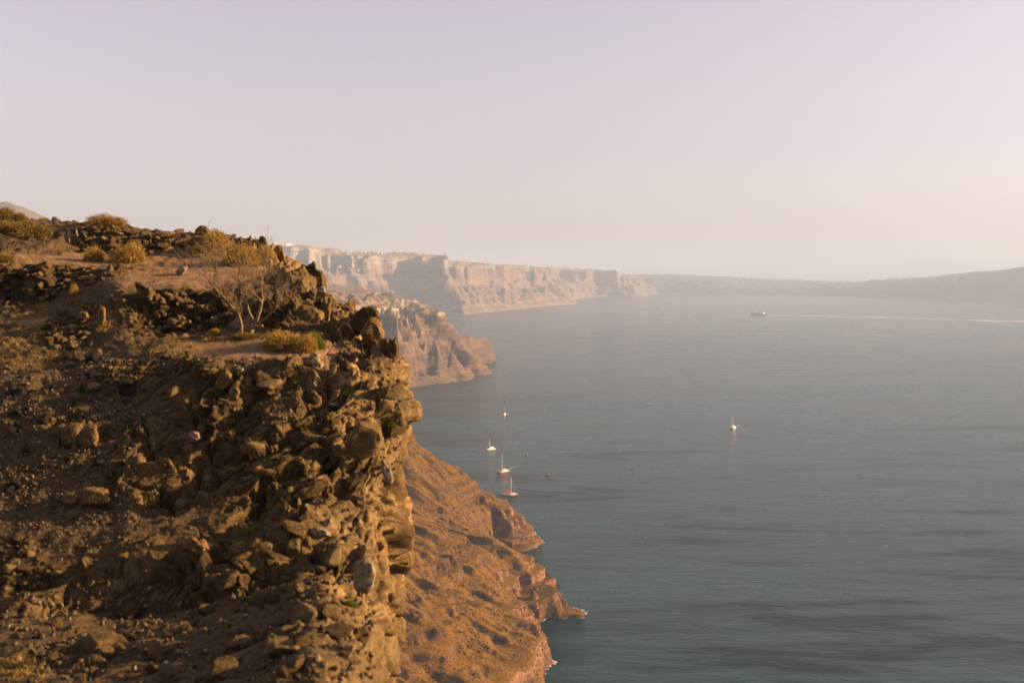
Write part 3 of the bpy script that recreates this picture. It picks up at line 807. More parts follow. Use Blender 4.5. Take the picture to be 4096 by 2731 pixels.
# --- boulders and slabs that can be told apart: outline, distance and thickness of each
BOX = []
def boulder(name, label, cat, outline, Y=None, thick=0.8, mat=STONE_M, s=0, front=0.62, back=0.55, lean=(0, 0), rough=0.05, tone=None, foot=None):
    """Solid with the given outline; rings in front of and behind it close the volume."""
    cx = sum(p[0] for p in outline) / len(outline); cy = sum(p[1] for p in outline) / len(outline)
    BOX.append((min(p[0] for p in outline), min(p[1] for p in outline), max(p[0] for p in outline), max(p[1] for p in outline)))
    if Y is None:
        fx, fy = foot or (cx, max(p[1] for p in outline) - 2)
        p, n = ground(fx, fy)
        Y = p.y
    wpx = max(p[0] for p in outline) - min(p[0] for p in outline)
    T = thick * wpx * Y / FPX
    g = np.random.default_rng(s + 5)
    bm = bmesh.new()
    rings = []
    for (k, dy, jit) in ((front, -0.5, 0.10), (0.97, -0.16, 0.03), (1.0, 0.12, 0.0), (back, 0.5, 0.1)):
        r_ = []
        for (x, y) in outline:
            kx = k * (1 + g.uniform(-jit, jit)); ky = k * (1 + g.uniform(-jit, jit))
            q = at(cx + (x - cx) * kx + lean[0] * dy * wpx, cy + (y - cy) * ky + lean[1] * dy * wpx, Y + dy * T)
            r_.append(bm.verts.new(q))
        rings.append(r_)
    n = len(outline)
    for a, b in zip(rings[:-1], rings[1:]):
        for i in range(n):
            bm.faces.new((a[i], a[(i + 1) % n], b[(i + 1) % n], b[i]))
    bm.faces.new(rings[0][::-1]); bm.faces.new(rings[-1])
    bmesh.ops.recalc_face_normals(bm, faces=bm.faces[:])
    bmesh.ops.triangulate(bm, faces=[f for f in bm.faces if len(f.verts) > 4])
    bmesh.ops.subdivide_edges(bm, edges=bm.edges[:], cuts=3, use_grid_fill=True)
    bmesh.ops.smooth_vert(bm, verts=bm.verts[:], factor=0.45, use_axis_x=True, use_axis_y=True, use_axis_z=True)
    size = wpx * Y / FPX
    P = np.array([v.co[:] for v in bm.verts])
    dsp = rough * size * (fbm(P / (size * 0.3) + s, 5, s, 0.6) + 0.5 * ridged(P / (size * 0.5) + s, 2, s + 3) - 0.4)
    bm.normal_update()
    for v, d_ in zip(bm.verts, dsp): v.co += v.normal * float(d_)
    c = Vector(at(cx, max(p[1] for p in outline), Y).tolist())
    for v in bm.verts: v.co -= c
    me = bpy.data.meshes.new(name)
    bm.to_mesh(me); bm.free()
    me.polygons.foreach_set('use_smooth', [True] * len(me.polygons))
    me.set_sharp_from_angle(angle=R(32))
    o = obj(name, me, None, c, mat)
    return tag(o, label, cat)
def stone_mat(name, a, b, c, sc=2.2):
    t = NT(name)
    P = t.co.outputs['Object']
    n2 = t.noise(P, sc, 7, 0.68); n3 = t.noise(P, sc * 9, 5, 0.7)
    col = t.ramp(n2, [(0.3, a), (0.5, b), (0.7, c)])
    col = t.mix(t.ramp(n3, [(0.38, 0.85), (0.56, 0.0)]), col, tuple(x * 0.5 for x in a))
    return t.pbr(col, 0.93, t.bump(t.math('ADD', n2, t.math('MULTIPLY', n3, 0.35)), 0.8, 0.06), 0.15)
DARKROCK = stone_mat('dark_rock', (0.024, 0.0155, 0.006), (0.062, 0.040, 0.0155), (0.14, 0.09, 0.036))
TANROCK = stone_mat('tan_rock', (0.055, 0.034, 0.0125), (0.125, 0.079, 0.030), (0.22, 0.146, 0.063))
PALEROCK = stone_mat('pale_rock', (0.12, 0.09, 0.056), (0.19, 0.145, 0.094), (0.26, 0.205, 0.14))
ORANGEROCK = stone_mat('orange_rock', (0.05, 0.026, 0.009), (0.15, 0.085, 0.032), (0.27, 0.165, 0.07))
BLACKROCK = stone_mat('black_rock', (0.007, 0.0065, 0.006), (0.014, 0.0125, 0.012), (0.028, 0.024, 0.022))
B = boulder
B('boulder', 'rounded brown boulder alone on the skyline above the bushes', 'boulder', [(778, 942), (783, 915), (805, 903), (832, 908), (845, 922), (848, 944), (812, 952)], 39.0, 0.8, TANROCK, 1)
B('boulder', 'dark upright rock standing on the skyline at the brink', 'boulder', [(1028, 1000), (1030, 965), (1040, 947), (1055, 946), (1064, 955), (1072, 985), (1074, 1015), (1050, 1010)], 37.6, 0.8, DARKROCK, 2)
B('boulder', 'cracked tall slab just right of the dark skyline rock', 'boulder', [(1072, 1050), (1072, 1000), (1085, 990), (1098, 1005), (1102, 1040), (1112, 1075), (1090, 1078)], 36.4, 0.7, TANROCK, 3)
B('boulder', 'narrow layered rock fin leaning off the upper brink', 'boulder', [(1095, 1000), (1108, 982), (1128, 985), (1135, 1010), (1146, 1050), (1160, 1075), (1168, 1090), (1140, 1086), (1118, 1050)], 36.0, 0.8, ORANGEROCK, 4)
B('boulder', 'big dark boulder with a pointed horn on top, rising above the brink', 'boulder', [(1202, 1092), (1206, 1068), (1222, 1058), (1242, 1050), (1253, 1037), (1262, 1048), (1267, 1078), (1290, 1086), (1302, 1110), (1304, 1150), (1268, 1152), (1238, 1128), (1212, 1108)], 31.6, 0.7, DARKROCK, 5, front=0.8)
B('boulder', 'wedge of grey rock below the horned boulder', 'boulder', [(1110, 1130), (1150, 1090), (1163, 1084), (1172, 1110), (1190, 1120), (1185, 1140), (1150, 1150), (1115, 1150)], 31.0, 0.7, TANROCK, 6)
B('boulder', 'blocky brown rock stacked beneath the horned boulder', 'boulder', [(1170, 1150), (1185, 1118), (1215, 1110), (1226, 1130), (1222, 1170), (1205, 1182), (1178, 1178)], 30.2, 0.9, TANROCK, 7)
B('boulder', 'pale block wedged under the horned boulder on the brink', 'boulder', [(1270, 1150), (1290, 1142), (1302, 1150), (1302, 1172), (1280, 1174), (1268, 1165)], 30.2, 0.9, PALEROCK, 8)
B('boulder', 'square dark block below the brink rocks', 'boulder', [(1222, 1170), (1250, 1160), (1268, 1170), (1262, 1200), (1240, 1205), (1222, 1192)], 29.6, 0.9, DARKROCK, 9)
B('boulder', 'large bulging boulder with a dark underside right of the dead tree', 'boulder', [(1180, 1290), (1178, 1240), (1210, 1222), (1255, 1228), (1295, 1252), (1300, 1280), (1270, 1305), (1225, 1310)], 27.2, 0.9, TANROCK, 10, front=0.7)
B('boulder', 'upright dark pillar stone next to the bulging boulder', 'boulder', [(1290, 1290), (1296, 1225), (1315, 1210), (1324, 1235), (1318, 1290), (1312, 1322), (1296, 1318)], 27.4, 0.9, TANROCK, 11)
B('boulder', 'smooth rounded boulder overhanging the brink behind the pillar stone', 'boulder', [(1318, 1216), (1322, 1200), (1340, 1197), (1356, 1205), (1356, 1220), (1345, 1234), (1324, 1234)], 28.6, 0.8, TANROCK, 12)
B('boulder', 'fat barrel-shaped boulder perched at the cliff edge', 'boulder', [(1405, 1275), (1418, 1245), (1446, 1228), (1482, 1224), (1500, 1224), (1510, 1240), (1517, 1268), (1504, 1276), (1490, 1310), (1450, 1345), (1410, 1330)], 26.6, 0.85, DARKROCK, 13, front=0.85)
B('boulder', 'rough orange-brown boulder under the barrel-shaped one', 'boulder', [(1440, 1335), (1460, 1290), (1478, 1270), (1500, 1270), (1520, 1290), (1536, 1325), (1540, 1360), (1510, 1392), (1460, 1380)], 25.8, 0.8, ORANGEROCK, 14, rough=0.06)
B('boulder', 'dark rocky corner with a small peak where the cliff edge turns down', 'boulder', [(1520, 1352), (1545, 1350), (1570, 1358), (1585, 1346), (1594, 1362), (1598, 1400), (1600, 1450), (1585, 1500), (1545, 1495), (1522, 1420)], 24.6, 0.9, DARKROCK, 15, rough=0.06)
B('boulder', 'tall tan rock leaning on the slope left of the barrel-shaped boulder', 'boulder', [(1318, 1290), (1330, 1258), (1350, 1265), (1358, 1300), (1348, 1330), (1325, 1322)], 27.0, 0.8, ORANGEROCK, 16)
B('boulder', 'dark lumpy boulder left below the barrel-shaped one', 'boulder', [(1362, 1330), (1368, 1300), (1395, 1296), (1415, 1320), (1420, 1345), (1405, 1362), (1375, 1352)], 26.0, 0.9, DARKROCK, 17)
B('boulder', 'grey slab with a curved top standing at the end of the sandy terrace', 'boulder', [(1212, 1460), (1240, 1418), (1258, 1404), (1278, 1410), (1276, 1440), (1292, 1452), (1296, 1488), (1260, 1492), (1248, 1470)], 23.6, 0.7, PALEROCK, 18, front=0.75)
B('boulder', 'white angular stone lying alone on the upper sandy slope', 'stone', [(700, 1090), (716, 1072), (748, 1064), (746, 1085), (732, 1102), (716, 1098)], None, 0.7, PALEROCK, 19)
B('boulder', 'big dark boulder on top of the curved stone wall', 'boulder', [(430, 1205), (440, 1185), (470, 1182), (500, 1192), (518, 1215), (505, 1238), (460, 1240), (432, 1225)], 28.6, 0.9, DARKROCK, 20)
B('boulder', 'egg-shaped stone standing on end beside the wall heap', 'boulder', [(388, 1290), (390, 1240), (402, 1220), (420, 1228), (424, 1262), (416, 1310), (398, 1314)], 27.8, 0.8, TANROCK, 21)
B('boulder', 'triangular tan boulder on top of the collapsed wall heap', 'boulder', [(302, 1272), (320, 1244), (345, 1245), (358, 1270), (340, 1282), (315, 1280)], 28.0, 0.8, TANROCK, 22)
B('boulder', 'angular black rock sitting in the sand hollow', 'boulder', [(462, 1535), (470, 1520), (520, 1514), (548, 1530), (550, 1556), (528, 1590), (505, 1595), (475, 1570)], None, 0.7, BLACKROCK, 23, foot=(505, 1580))
B('boulder', 'long black slab lying below the wall heap', 'slab', [(330, 1490), (355, 1488), (410, 1496), (412, 1510), (370, 1515), (338, 1505)], None, 0.5, BLACKROCK, 24)
B('boulder', 'rounded pinkish stone with a white top in the middle of the slope', 'stone', [(752, 1745), (758, 1728), (778, 1722), (800, 1732), (806, 1752), (790, 1768), (765, 1764)], None, 0.9, stone_mat('pink_rock', (0.16, 0.095, 0.06), (0.25, 0.16, 0.11), (0.5, 0.40, 0.32), 6.0), 25)
B('boulder', 'boxy boulder with a sunlit top resting near the brink', 'boulder', [(1360, 1705), (1368, 1680), (1395, 1672), (1418, 1685), (1418, 1705), (1400, 1716), (1370, 1718)], None, 0.9, TANROCK, 26)
B('boulder', 'tall pointed pale boulder in the upper rock band', 'boulder', [(850, 1555), (885, 1490), (905, 1474), (922, 1488), (938, 1530), (920, 1560), (885, 1575)], None, 0.8, TANROCK, 27, foot=(890, 1560))
B('boulder', 'dark-based boulder in front of the tall pointed one', 'boulder', [(918, 1580), (930, 1550), (950, 1545), (962, 1565), (950, 1600), (930, 1605)], None, 0.9, TANROCK, 28)
B('boulder', 'egg-like grey stone left of the upper rock band', 'stone', [(940, 1490), (948, 1470), (972, 1468), (976, 1480), (960, 1505), (944, 1506)], None, 0.9, PALEROCK, 29)
B('boulder', 'thin pale rock blade hanging off the sunlit cliff edge', 'slab', [(1522, 1850), (1530, 1825), (1545, 1850), (1565, 1870), (1578, 1905), (1565, 1950), (1545, 1925), (1530, 1895)], 18.6, 0.35, PALEROCK, 30)
B('boulder', 'massive slab of bedrock split by a dark cleft near the brink', 'slab', [(1385, 1760), (1440, 1680), (1480, 1690), (1530, 1720), (1540, 1760), (1510, 1815), (1440, 1850), (1390, 1800)], 20.0, 0.5, TANROCK, 31, front=0.8)
B('boulder', 'sunlit block with a bright right side low on the cliff edge', 'boulder', [(1410, 2330), (1425, 2240), (1465, 2225), (1490, 2240), (1506, 2290), (1498, 2345), (1470, 2380), (1425, 2370)], 14.2, 0.6, PALEROCK, 32, front=0.8)
B('boulder', 'knob of sunlit orange rock on the low dark scarp', 'boulder', [(725, 2195), (740, 2150), (765, 2140), (790, 2160), (825, 2165), (845, 2195), (825, 2215), (770, 2225)], None, 0.8, ORANGEROCK, 33, rough=0.07)
B('boulder', 'bright broad stone in front of the lower brink', 'boulder', [(1230, 2130), (1262, 2105), (1300, 2110), (1328, 2125), (1322, 2145), (1280, 2152), (1245, 2150)], None, 0.7, PALEROCK, 34)
B('boulder', 'small bright pointed stone leaning on the bright broad one', 'stone', [(1278, 2102), (1300, 2078), (1328, 2066), (1328, 2090), (1312, 2106)], None, 0.7, PALEROCK, 35, foot=(1305, 2104))
B('boulder', 'cracked lump of brown bedrock in the dark gravel at left', 'boulder', [(238, 1770), (245, 1715), (280, 1690), (322, 1690), (328, 1745), (315, 1785), (270, 1790)], None, 0.8, TANROCK, 36)
B('boulder', 'brown bedrock lump joined to the cracked one', 'boulder', [(325, 1780), (330, 1715), (355, 1692), (388, 1700), (396, 1750), (385, 1788), (350, 1792)], None, 0.8, TANROCK, 37)
B('boulder', 'pair-like upright brown rock in the shaded lower gravel', 'boulder', [(320, 2010), (330, 1950), (375, 1945), (430, 1960), (440, 2010), (400, 2025), (345, 2025)], None, 0.8, TANROCK, 38)
B('boulder', 'rounded brown rock beside the shaded upright one', 'boulder', [(240, 2005), (250, 1978), (285, 1970), (312, 1985), (314, 2020), (270, 2022)], None, 0.9, TANROCK, 39)

# --- pieces of the cliff: rocks lying on it and standing out of it
DIP = -R(30)
rk = []
def zone(x0, y0, x1, y1, n, a, b, meshes, dip=False, sink=0.35, name='rock'):
    k = 0
    while k < n:
        k += 1
        px, py = rng.uniform(x0, x1), rng.uniform(y0, y1)
        sz = a + (b - a) * rng.random() ** 2.2
        if any(x0_ - sz * .4 < px < x1_ + sz * .4 and y0_ - sz * .3 < py < y1_ + sz * .55 for x0_, y0_, x1_, y1_ in BOX): continue
        if dip:
            o = put(name, rng.choice(meshes), px, py, sz * 1.25, near_cliff, sink, (rng.uniform(-.3, .3), DIP + rng.uniform(-.25, .25), rng.uniform(-.5, .5)), (1, 1, rng.uniform(.8, 1.2)))
        else:
            o = put(name, rng.choice(meshes), px, py, sz, near_cliff, sink)
        if o: rk.append(o)
zone(850, 1480, 1330, 1620, 16, 26, 95, STONES + SLABS, False)
zone(680, 1800, 1250, 2040, 12, 30, 110, SLABS, True, 0.66)
zone(1150, 1580, 1500, 1750, 12, 24, 80, STONES + SLABS)
zone(1200, 1700, 1520, 2000, 16, 50, 130, SLABS, True, 0.6)
zone(560, 1560, 960, 1800, 14, 22, 62, STONES)
zone(1150, 2050, 1480, 2300, 10, 36, 110, STONES + SLABS)
zone(960, 1200, 1250, 1320, 18, 30, 90, STONES + SLABS, False, 0.4)
zone(1270, 1150, 1420, 1330, 26, 28, 80, STONES + SLABS, False, 0.25)
zone(1350, 1300, 1570, 1480, 34, 26, 90, STONES + SLABS, False, 0.3)
zone(1430, 1470, 1600, 2050, 16, 26, 80, SLABS, True, 0.68)
zone(1400, 2050, 1590, 2560, 8, 34, 90, SLABS, True, 0.68)
zone(1090, 990, 1160, 1075, 12, 22, 52, STONES, False, 0.2)
zone(60, 1380, 420, 1560, 16, 22, 66, STONES)
zone(700, 2150, 1150, 2330, 8, 40, 100, STONES + SLABS)
zone(1100, 2420, 1480, 2700, 9, 70, 200, STONES + SLABS, False, 0.4)
zone(0, 2430, 1200, 2731, 22, 40, 130, STONES + SLABS, False, 0.42)
# dark lava stones in the gravel
LAVA = [rock_mesh('lava_stone', 420 + i, 3, 11, (1, .85, .75), 0.05, BLACKROCK) for i in range(5)]
zone(0, 1440, 420, 2150, 26, 22, 58, LAVA, False, 0.3, 'lava_stone')
# blocky columns of the small scarp in shade
for k in range(9):
    px = 350 + k * 58 + rng.uniform(-8, 8)
    p, n = ground(px, 2300 + rng.uniform(-15, 25))
    if p is None or n.z > 0.72: continue
    s = p.y / FPX * 0.5
    o = bpy.data.objects.new('rock_column', rng.choice(STONES))
    o.location = p + Vector((0, 0.02, -0.03)); o.rotation_euler = (rng.uniform(-.1, .1), rng.uniform(-.12, .12), rng.uniform(-.5, .5))
    o.scale = (s * rng.uniform(62, 84), s * 62, s * rng.uniform(180, 260))
    link(o, near_cliff)
# --- loose rubble too small to pick apart
def rubble(name, zones, mat, seed, hull):
    g = np.random.default_rng(seed)
    Vs, Fs, n0 = [], [], 0
    for (x0, y0, x1, y1, n, a, b) in zones:
        for _ in range(n):
            px, py = g.uniform(x0, x1), g.uniform(y0, y1)
            p, nn = ground(px, py)
            if p is None or p.y > 60: continue
            s = (a + (b - a) * g.random() ** 3) * 0.5 * p.y / FPX
            V, F = hull[g.integers(len(hull))]
            e = Euler(g.uniform(0, 6.28, 3)).to_matrix()
            W = (V * np.array([1, g.uniform(.6, 1), g.uniform(.5, .9)])) @ np.array(e).T * s + np.array(p + nn * s * 0.3)
            Vs.append(W); Fs.append(F + n0); n0 += len(V)
    o = obj(name, mesh_np(name, np.concatenate(Vs), np.concatenate(Fs), False, mat), near_cliff)
    o['kind'] = 'stuff'
    return o
HULL = []
for i in range(8):
    V, F = ico(1)
    g = np.random.default_rng(900 + i)
    HULL.append((V * g.uniform(0.65, 1.0, (len(V), 1)), F))
def chip_mat(name, a, b, c):
    t = NT(name)
    v = t.noise(t.P, 9.0, 3, 0.7)
    return t.pbr(t.ramp(v, [(0.3, a), (0.5, b), (0.7, c)]), 0.95, None, 0.15)
CHIP_M = chip_mat('rubble', (0.012, 0.009, 0.005), (0.05, 0.036, 0.019), (0.20, 0.15, 0.095))
rubble('rubble', [(0, 1440, 560, 2100, 3200, 4, 26), (0, 1850, 420, 2250, 1800, 4, 18), (420, 1440, 1400, 1700, 1100, 5, 26), (450, 1650, 1450, 2300, 900, 5, 24),
                  (0, 1040, 1250, 1420, 700, 4, 14), (1350, 1250, 1600, 1900, 700, 6, 26), (0, 2300, 1500, 2731, 1700, 7, 46), (900, 1160, 1400, 1320, 350, 6, 24)], CHIP_M, 77, HULL)

# ------------------------------------------------------------------ old timber frame on the skyline
WOOD_M = plain('weathered_wood', (0.16, 0.11, 0.065), 0.85, 0.4, 9.0)
b0 = Vector(at(275, 962, 37.2).tolist())
fr = empty('timber_frame', b0)
tag(fr, 'old weathered timber frame standing against the tumbled skyline wall', 'wooden frame')
def bar(name, a, b, w=0.06):
    A_, B_ = Vector(at(*a, 37.2).tolist()) - b0, Vector(at(*b, 37.15).tolist()) - b0
    m = MB()
    d = (B_ - A_)
    m.box((0, 0, 0), (w, w, d.length))
    o = m.build(name, WOOD_M, fr, (A_ + B_) / 2)
    o.rotation_euler = d.to_track_quat('Z', 'Y').to_euler()
bar('post', (276, 968), (272, 912)); bar('post', (307, 945), (303, 913))
bar('rail', (269, 914), (332, 909), 0.055); bar('rail', (272, 940), (312, 938), 0.055)
# ------------------------------------------------------------------ dead tree
BARK_M = plain('dry_bark', (0.14, 0.09, 0.043), 0.9, 0.35, 7.0)
tb, _ = ground(1004, 1334)
TY = tb.y - 0.1
tree = empty('dead_tree', tb)
tag(tree, 'leafless dead tree with pale crooked branches on the sandy terrace', 'tree')
def tp(px, py, dy=0.0):
    return Vector(at(px, py, TY + dy).tolist()) - tb
trunk_mb = MB()
def limb(name, pts, r0, r1, mb=None, parent=tree):
    q = [tp(*p) for p in pts]
    # round the corners a little
    Q = []
    for i in range(len(q) - 1):
        for k in range(3):
            t = k / 3
            p0, p1, p2, p3 = q[max(i - 1, 0)], q[i], q[i + 1], q[min(i + 2, len(q) - 1)]
            Q.append(0.5 * ((2 * p1) + (p2 - p0) * t + (2 * p0 - 5 * p1 + 4 * p2 - p3) * t * t + (3 * p1 - p0 - 3 * p2 + p3) * t ** 3))
    Q.append(q[-1])
    rad = [0.8 * r0 + 0.8 * (r1 - r0) * i / (len(Q) - 1) for i in range(len(Q))]
    m = mb or MB()
    m.tube([v + Vector((rng.uniform(-1, 1), rng.uniform(-1, 1), rng.uniform(-1, 1))) * 0.006 for v in Q], rad, 7)
    return (m.build(name, BARK_M, parent, None, True) if mb is None else None), Q
limbs = []
_, q = limb('trunk', [(1000, 1345, 0), (1008, 1318, 0), (1022, 1292, 0), (1030, 1270, -.05), (1040, 1240, -.1), (1046, 1212, -.1)], 0.085, 0.05, trunk_mb)
limbs.append(q)
_, q = limb('trunk', [(1024, 1292, 0), (1012, 1278, .02), (998, 1252, .05), (990, 1220, .1), (982, 1190, .15)], 0.055, 0.03, trunk_mb)
trunk_mb.tube([tp(1015, 1310), tp(1035, 1306, -.1), tp(1050, 1302, -.2)], [0.05, 0.04, 0.034], 7)
trunk_mb.build('trunk', BARK_M, tree, None, True)
limbs.append(q)
for pts, r0, r1 in [
    ([(1046, 1212, -.1), (1038, 1198, -.1), (1020, 1182, -.05), (998, 1168, 0), (968, 1140, .05), (951, 1106, .1), (961, 1080, .1), (957, 1042, .15)], 0.042, 0.008),
    ([(951, 1106, .1), (940, 1080, .0), (925, 1060, -.1), (898, 1034, -.2), (880, 1015, -.25)], 0.022, 0.006),
    ([(982, 1190, .15), (985, 1160, .2), (972, 1130, .3), (975, 1100, .4)], 0.026, 0.007),
    ([(966, 1336, .1), (966, 1300, .1), (957, 1268, .1), (930, 1230, 0), (900, 1194, -.1), (864, 1158, -.2), (836, 1122, -.3), (800, 1086, -.4), (756, 1060, -.5), (715, 1036, -.5)], 0.055, 0.008),
    ([(836, 1122, -.3), (842, 1090, -.3), (832, 1060, -.3), (836, 1030, -.3)], 0.016, 0.005),
    ([(864, 1158, -.2), (858, 1120, -.1), (862, 1090, -.0), (858, 1052, 0)], 0.016, 0.005),
    ([(1040, 1240, -.1), (1050, 1200, .1), (1048, 1172, .15), (1048, 1124, .2), (1060, 1090, .2), (1057, 1064, .2), (1070, 1028, .25), (1066, 998, .3)], 0.034, 0.006),
    ([(1048, 1150, .2), (1064, 1130, .1), (1074, 1105, .0), (1078, 1080, 0)], 0.018, 0.005),
    ([(1027, 1297, 0), (1048, 1280, -.1), (1068, 1266, -.2), (1100, 1238, -.3), (1112, 1212, -.3), (1120, 1190, -.3)], 0.034, 0.008),
    ([(1100, 1238, -.3), (1125, 1222, -.4), (1148, 1214, -.4)], 0.014, 0.004),
    ([(1020, 1182, -.05), (1010, 1150, -.2), (1015, 1120, -.3), (1005, 1092, -.3)], 0.018, 0.005),
    ([(966, 1300, .1), (958, 1262, .3), (948, 1240, .4)], 0.02, 0.008)]:
    _, q = limb('branch', pts, r0, r1)
    limbs.append(q)
tw = MB()
def twig(p, d, ln, r, depth):
    n = 4
    pts = [p]
    for i in range(n):
        d = (d + Vector((rng.uniform(-1, 1), rng.uniform(-1, 1), rng.uniform(-.6, 1))) * 0.32).normalized()
        pts.append(pts[-1] + d * ln / n)
    tw.tube(pts, [r * (1 - 0.7 * i / n) for i in range(n + 1)], 4)
    if depth:
        for k in range(rng.choice((2, 3))):
            twig(pts[rng.choice((2, 3, 4))], (d + Vector((rng.uniform(-1, 1), rng.uniform(-1, 1), rng.uniform(-.5, 1))) * 0.9).normalized(), ln * rng.uniform(.45, .75), r * 0.6, depth - 1)
for q in limbs[2:]:
    for k in range(14):
        i = rng.randrange(int(len(q) * 0.35), len(q) - 1)
        d = (q[i + 1] - q[i]).normalized()
        twig(q[i], (d + Vector((rng.uniform(-1, 1), rng.uniform(-1, 1), rng.uniform(-.3, 1))) * 0.8).normalized(), rng.uniform(.18, .55), 0.0075, 2)
tw.build('twigs', BARK_M, tree)

# ------------------------------------------------------------------ shrubs and dry grass
def leaf_mat(name, a, b, c):
    t = NT(name)
    n = t.noise(t.co.outputs['Object'], 5.0, 4, 0.7)
    col = t.ramp(n, [(0.3, a), (0.5, b), (0.72, c)])
    q = t.n('ShaderNodeBsdfPrincipled')
    t.put(q.inputs['Base Color'], col); q.inputs['Roughness'].default_value = 0.9; q.inputs['Specular IOR Level'].default_value = 0.1
    tr = t.n('ShaderNodeBsdfTranslucent'); t.put(tr.inputs[0], col)
    mx = t.n('ShaderNodeMixShader'); mx.inputs[0].default_value = 0.25
    t.t.links.new(q.outputs[0], mx.inputs[1]); t.t.links.new(tr.outputs[0], mx.inputs[2]); t.t.links.new(mx.outputs[0], t.out.inputs[0])
    return t.m
DRY_M = leaf_mat('dry_shrub', (0.14, 0.085, 0.018), (0.27, 0.168, 0.038), (0.40, 0.26, 0.07))
OLIVE_M = leaf_mat('olive_shrub', (0.075, 0.05, 0.012), (0.15, 0.10, 0.025), (0.24, 0.165, 0.045))
GREEN_M = leaf_mat('green_shrub', (0.06, 0.065, 0.010), (0.13, 0.13, 0.018), (0.2, 0.19, 0.03))
STEM_M = plain('shrub_stem', (0.075, 0.05, 0.026), 0.9, 0.3, 8.0)
def shrub_meshes(s, n=1500, up=0.7, name='foliage'):
    """A dome of thin dry twigs with tiny leaves; unit radius."""
    g = np.random.default_rng(s)
    lob = g.normal(size=(9, 3)); lob[:, 2] = np.abs(lob[:, 2]) * 0.7; lob /= np.linalg.norm(lob, axis=1)[:, None]
    V, F = [], []
    for i in range(n):
        d = g.normal(size=3); d[2] = abs(d[2]) * up + 0.05; d /= np.linalg.norm(d)
        k = np.max(lob @ d)
        rad = (0.52 + 0.48 * max(k, 0) ** 3) * g.uniform(0.55, 1.0) ** 0.4
        tip = d * rad * np.array([1, 1, 0.8])
        base = tip * g.uniform(0.35, 0.75) + g.normal(size=3) * 0.03
        tip = tip + g.normal(size=3) * 0.06
        side = np.cross(tip - base, g.normal(size=3)); side /= np.linalg.norm(side) + 1e-9
        w = g.uniform(0.006, 0.013)
        m = (base + tip) / 2 + g.normal(size=3) * 0.025
        k0 = len(V)
        V += [base - side * w * .6, base + side * w * .6, m + side * w, m - side * w, tip]
        F += [(k0, k0 + 1, k0 + 2), (k0, k0 + 2, k0 + 3), (k0 + 3, k0 + 2, k0 + 4)]
        for _ in range(3):
            c = m + (tip - m) * g.random() + g.normal(size=3) * 0.022
            a = g.normal(size=3) * 0.021; b = g.normal(size=3) * 0.014
            k0 = len(V)
            V += [c - a, c + b, c + a]; F += [(k0, k0 + 1, k0 + 2)]
    fol = (np.array(V), np.array(F))
    st = MB()
    for i in range(16):
        d = g.normal(size=3); d[2] = abs(d[2]) + 0.3; d /= np.linalg.norm(d)
        st.tube([(0, 0, -0.08), Vector(d * 0.3) + Vector(g.normal(size=3) * 0.04), Vector(d * 0.62) + Vector(g.normal(size=3) * 0.06)], [0.018, 0.012, 0.005], 4)
    return fol, st
SHR = [shrub_meshes(300 + i) for i in range(4)]
SH_ME = {}
def shrub(label, px, py, wpx, hpx, mat, v, group='dry shrubs on the slope'):
    """Shrub whose foot is at px, py."""
    p, n = ground(px, py)
    if p is None: return
    sx, sz = wpx * 0.66 * p.y / FPX, hpx * 1.6 * p.y / FPX
    e = empty('shrub', p - Vector((0, 0, 0.03)), rng.uniform(0, 6.28))
    tag(e, label, 'shrub', group)
    key = (v, mat.name)
    if key not in SH_ME:
        (V, F), st = SHR[v]
        SH_ME[key] = (mesh_np('foliage', V, F, False, mat), st.mesh('stems', STEM_M))
    for nm, me in zip(('foliage', 'stems'), SH_ME[key]):
        o = bpy.data.objects.new(nm, me); o.scale = (sx, sx, sz); link(o, e)
S = shrub
S('golden shrub on the skyline above the tumbled wall', 425, 898, 140, 42, DRY_M, 0)
S('small golden tuft on the skyline between wall and brown boulder', 710, 928, 34, 22, DRY_M, 1)
S('dry bush at the very left end of the skyline', 20, 872, 95, 42, OLIVE_M, 2)
S('round olive bush next to the left end of the skyline', 84, 882, 52, 34, OLIVE_M, 3)
S('flat dry tuft on the skyline left of the timber frame', 170, 884, 55, 16, DRY_M, 1)
S('large dark olive shrub spreading below the left skyline', 115, 948, 150, 62, OLIVE_M, 0)
S('second olive shrub sprawling at the far left under the skyline', 20, 930, 90, 50, OLIVE_M, 3)
S('low bush on the left edge above the pale terrace wall', 15, 1046, 80, 34, OLIVE_M, 2)
S('golden round bush in front of the tumbled skyline wall', 372, 1044, 78, 62, DRY_M, 1)
S('wide golden bush before the tumbled wall, right of the round one', 520, 1050, 140, 78, DRY_M, 2)
S('big golden bush beside the brown skyline boulder', 870, 988, 120, 68, DRY_M, 0)
S('small dry bush under the big golden skyline bush', 798, 1012, 72, 32, OLIVE_M, 3)
S('large fluffy golden bush below the broken wall stub', 962, 1056, 130, 84, DRY_M, 1)
S('second fluffy golden bush, between the large one and the rock fin', 1055, 1050, 90, 66, DRY_M, 2)
S('upright orange grass clump under the pale terrace wall', 300, 1180, 40, 46, DRY_M, 3)
S('tiny golden tuft on the curved wall top', 745, 1160, 34, 26, DRY_M, 0)
S('sprawling yellow shrub at the foot of the dead tree', 1140, 1385, 175, 70, DRY_M, 1)
S('yellow shrub patch next to the grey curved slab', 1225, 1402, 110, 66, DRY_M, 2)
S('greenish shrub tip between the yellow patches and the brink rocks', 1268, 1390, 62, 66, GREEN_M, 3)
S('twiggy brown bush right behind the dead tree', 1085, 1305, 120, 74, OLIVE_M, 0)
S('dry brush tangle at the base of the dead tree trunk', 985, 1352, 120, 26, OLIVE_M, 2)
S('small golden tuft at the end of the curved wall', 858, 1335, 44, 26, DRY_M, 3)
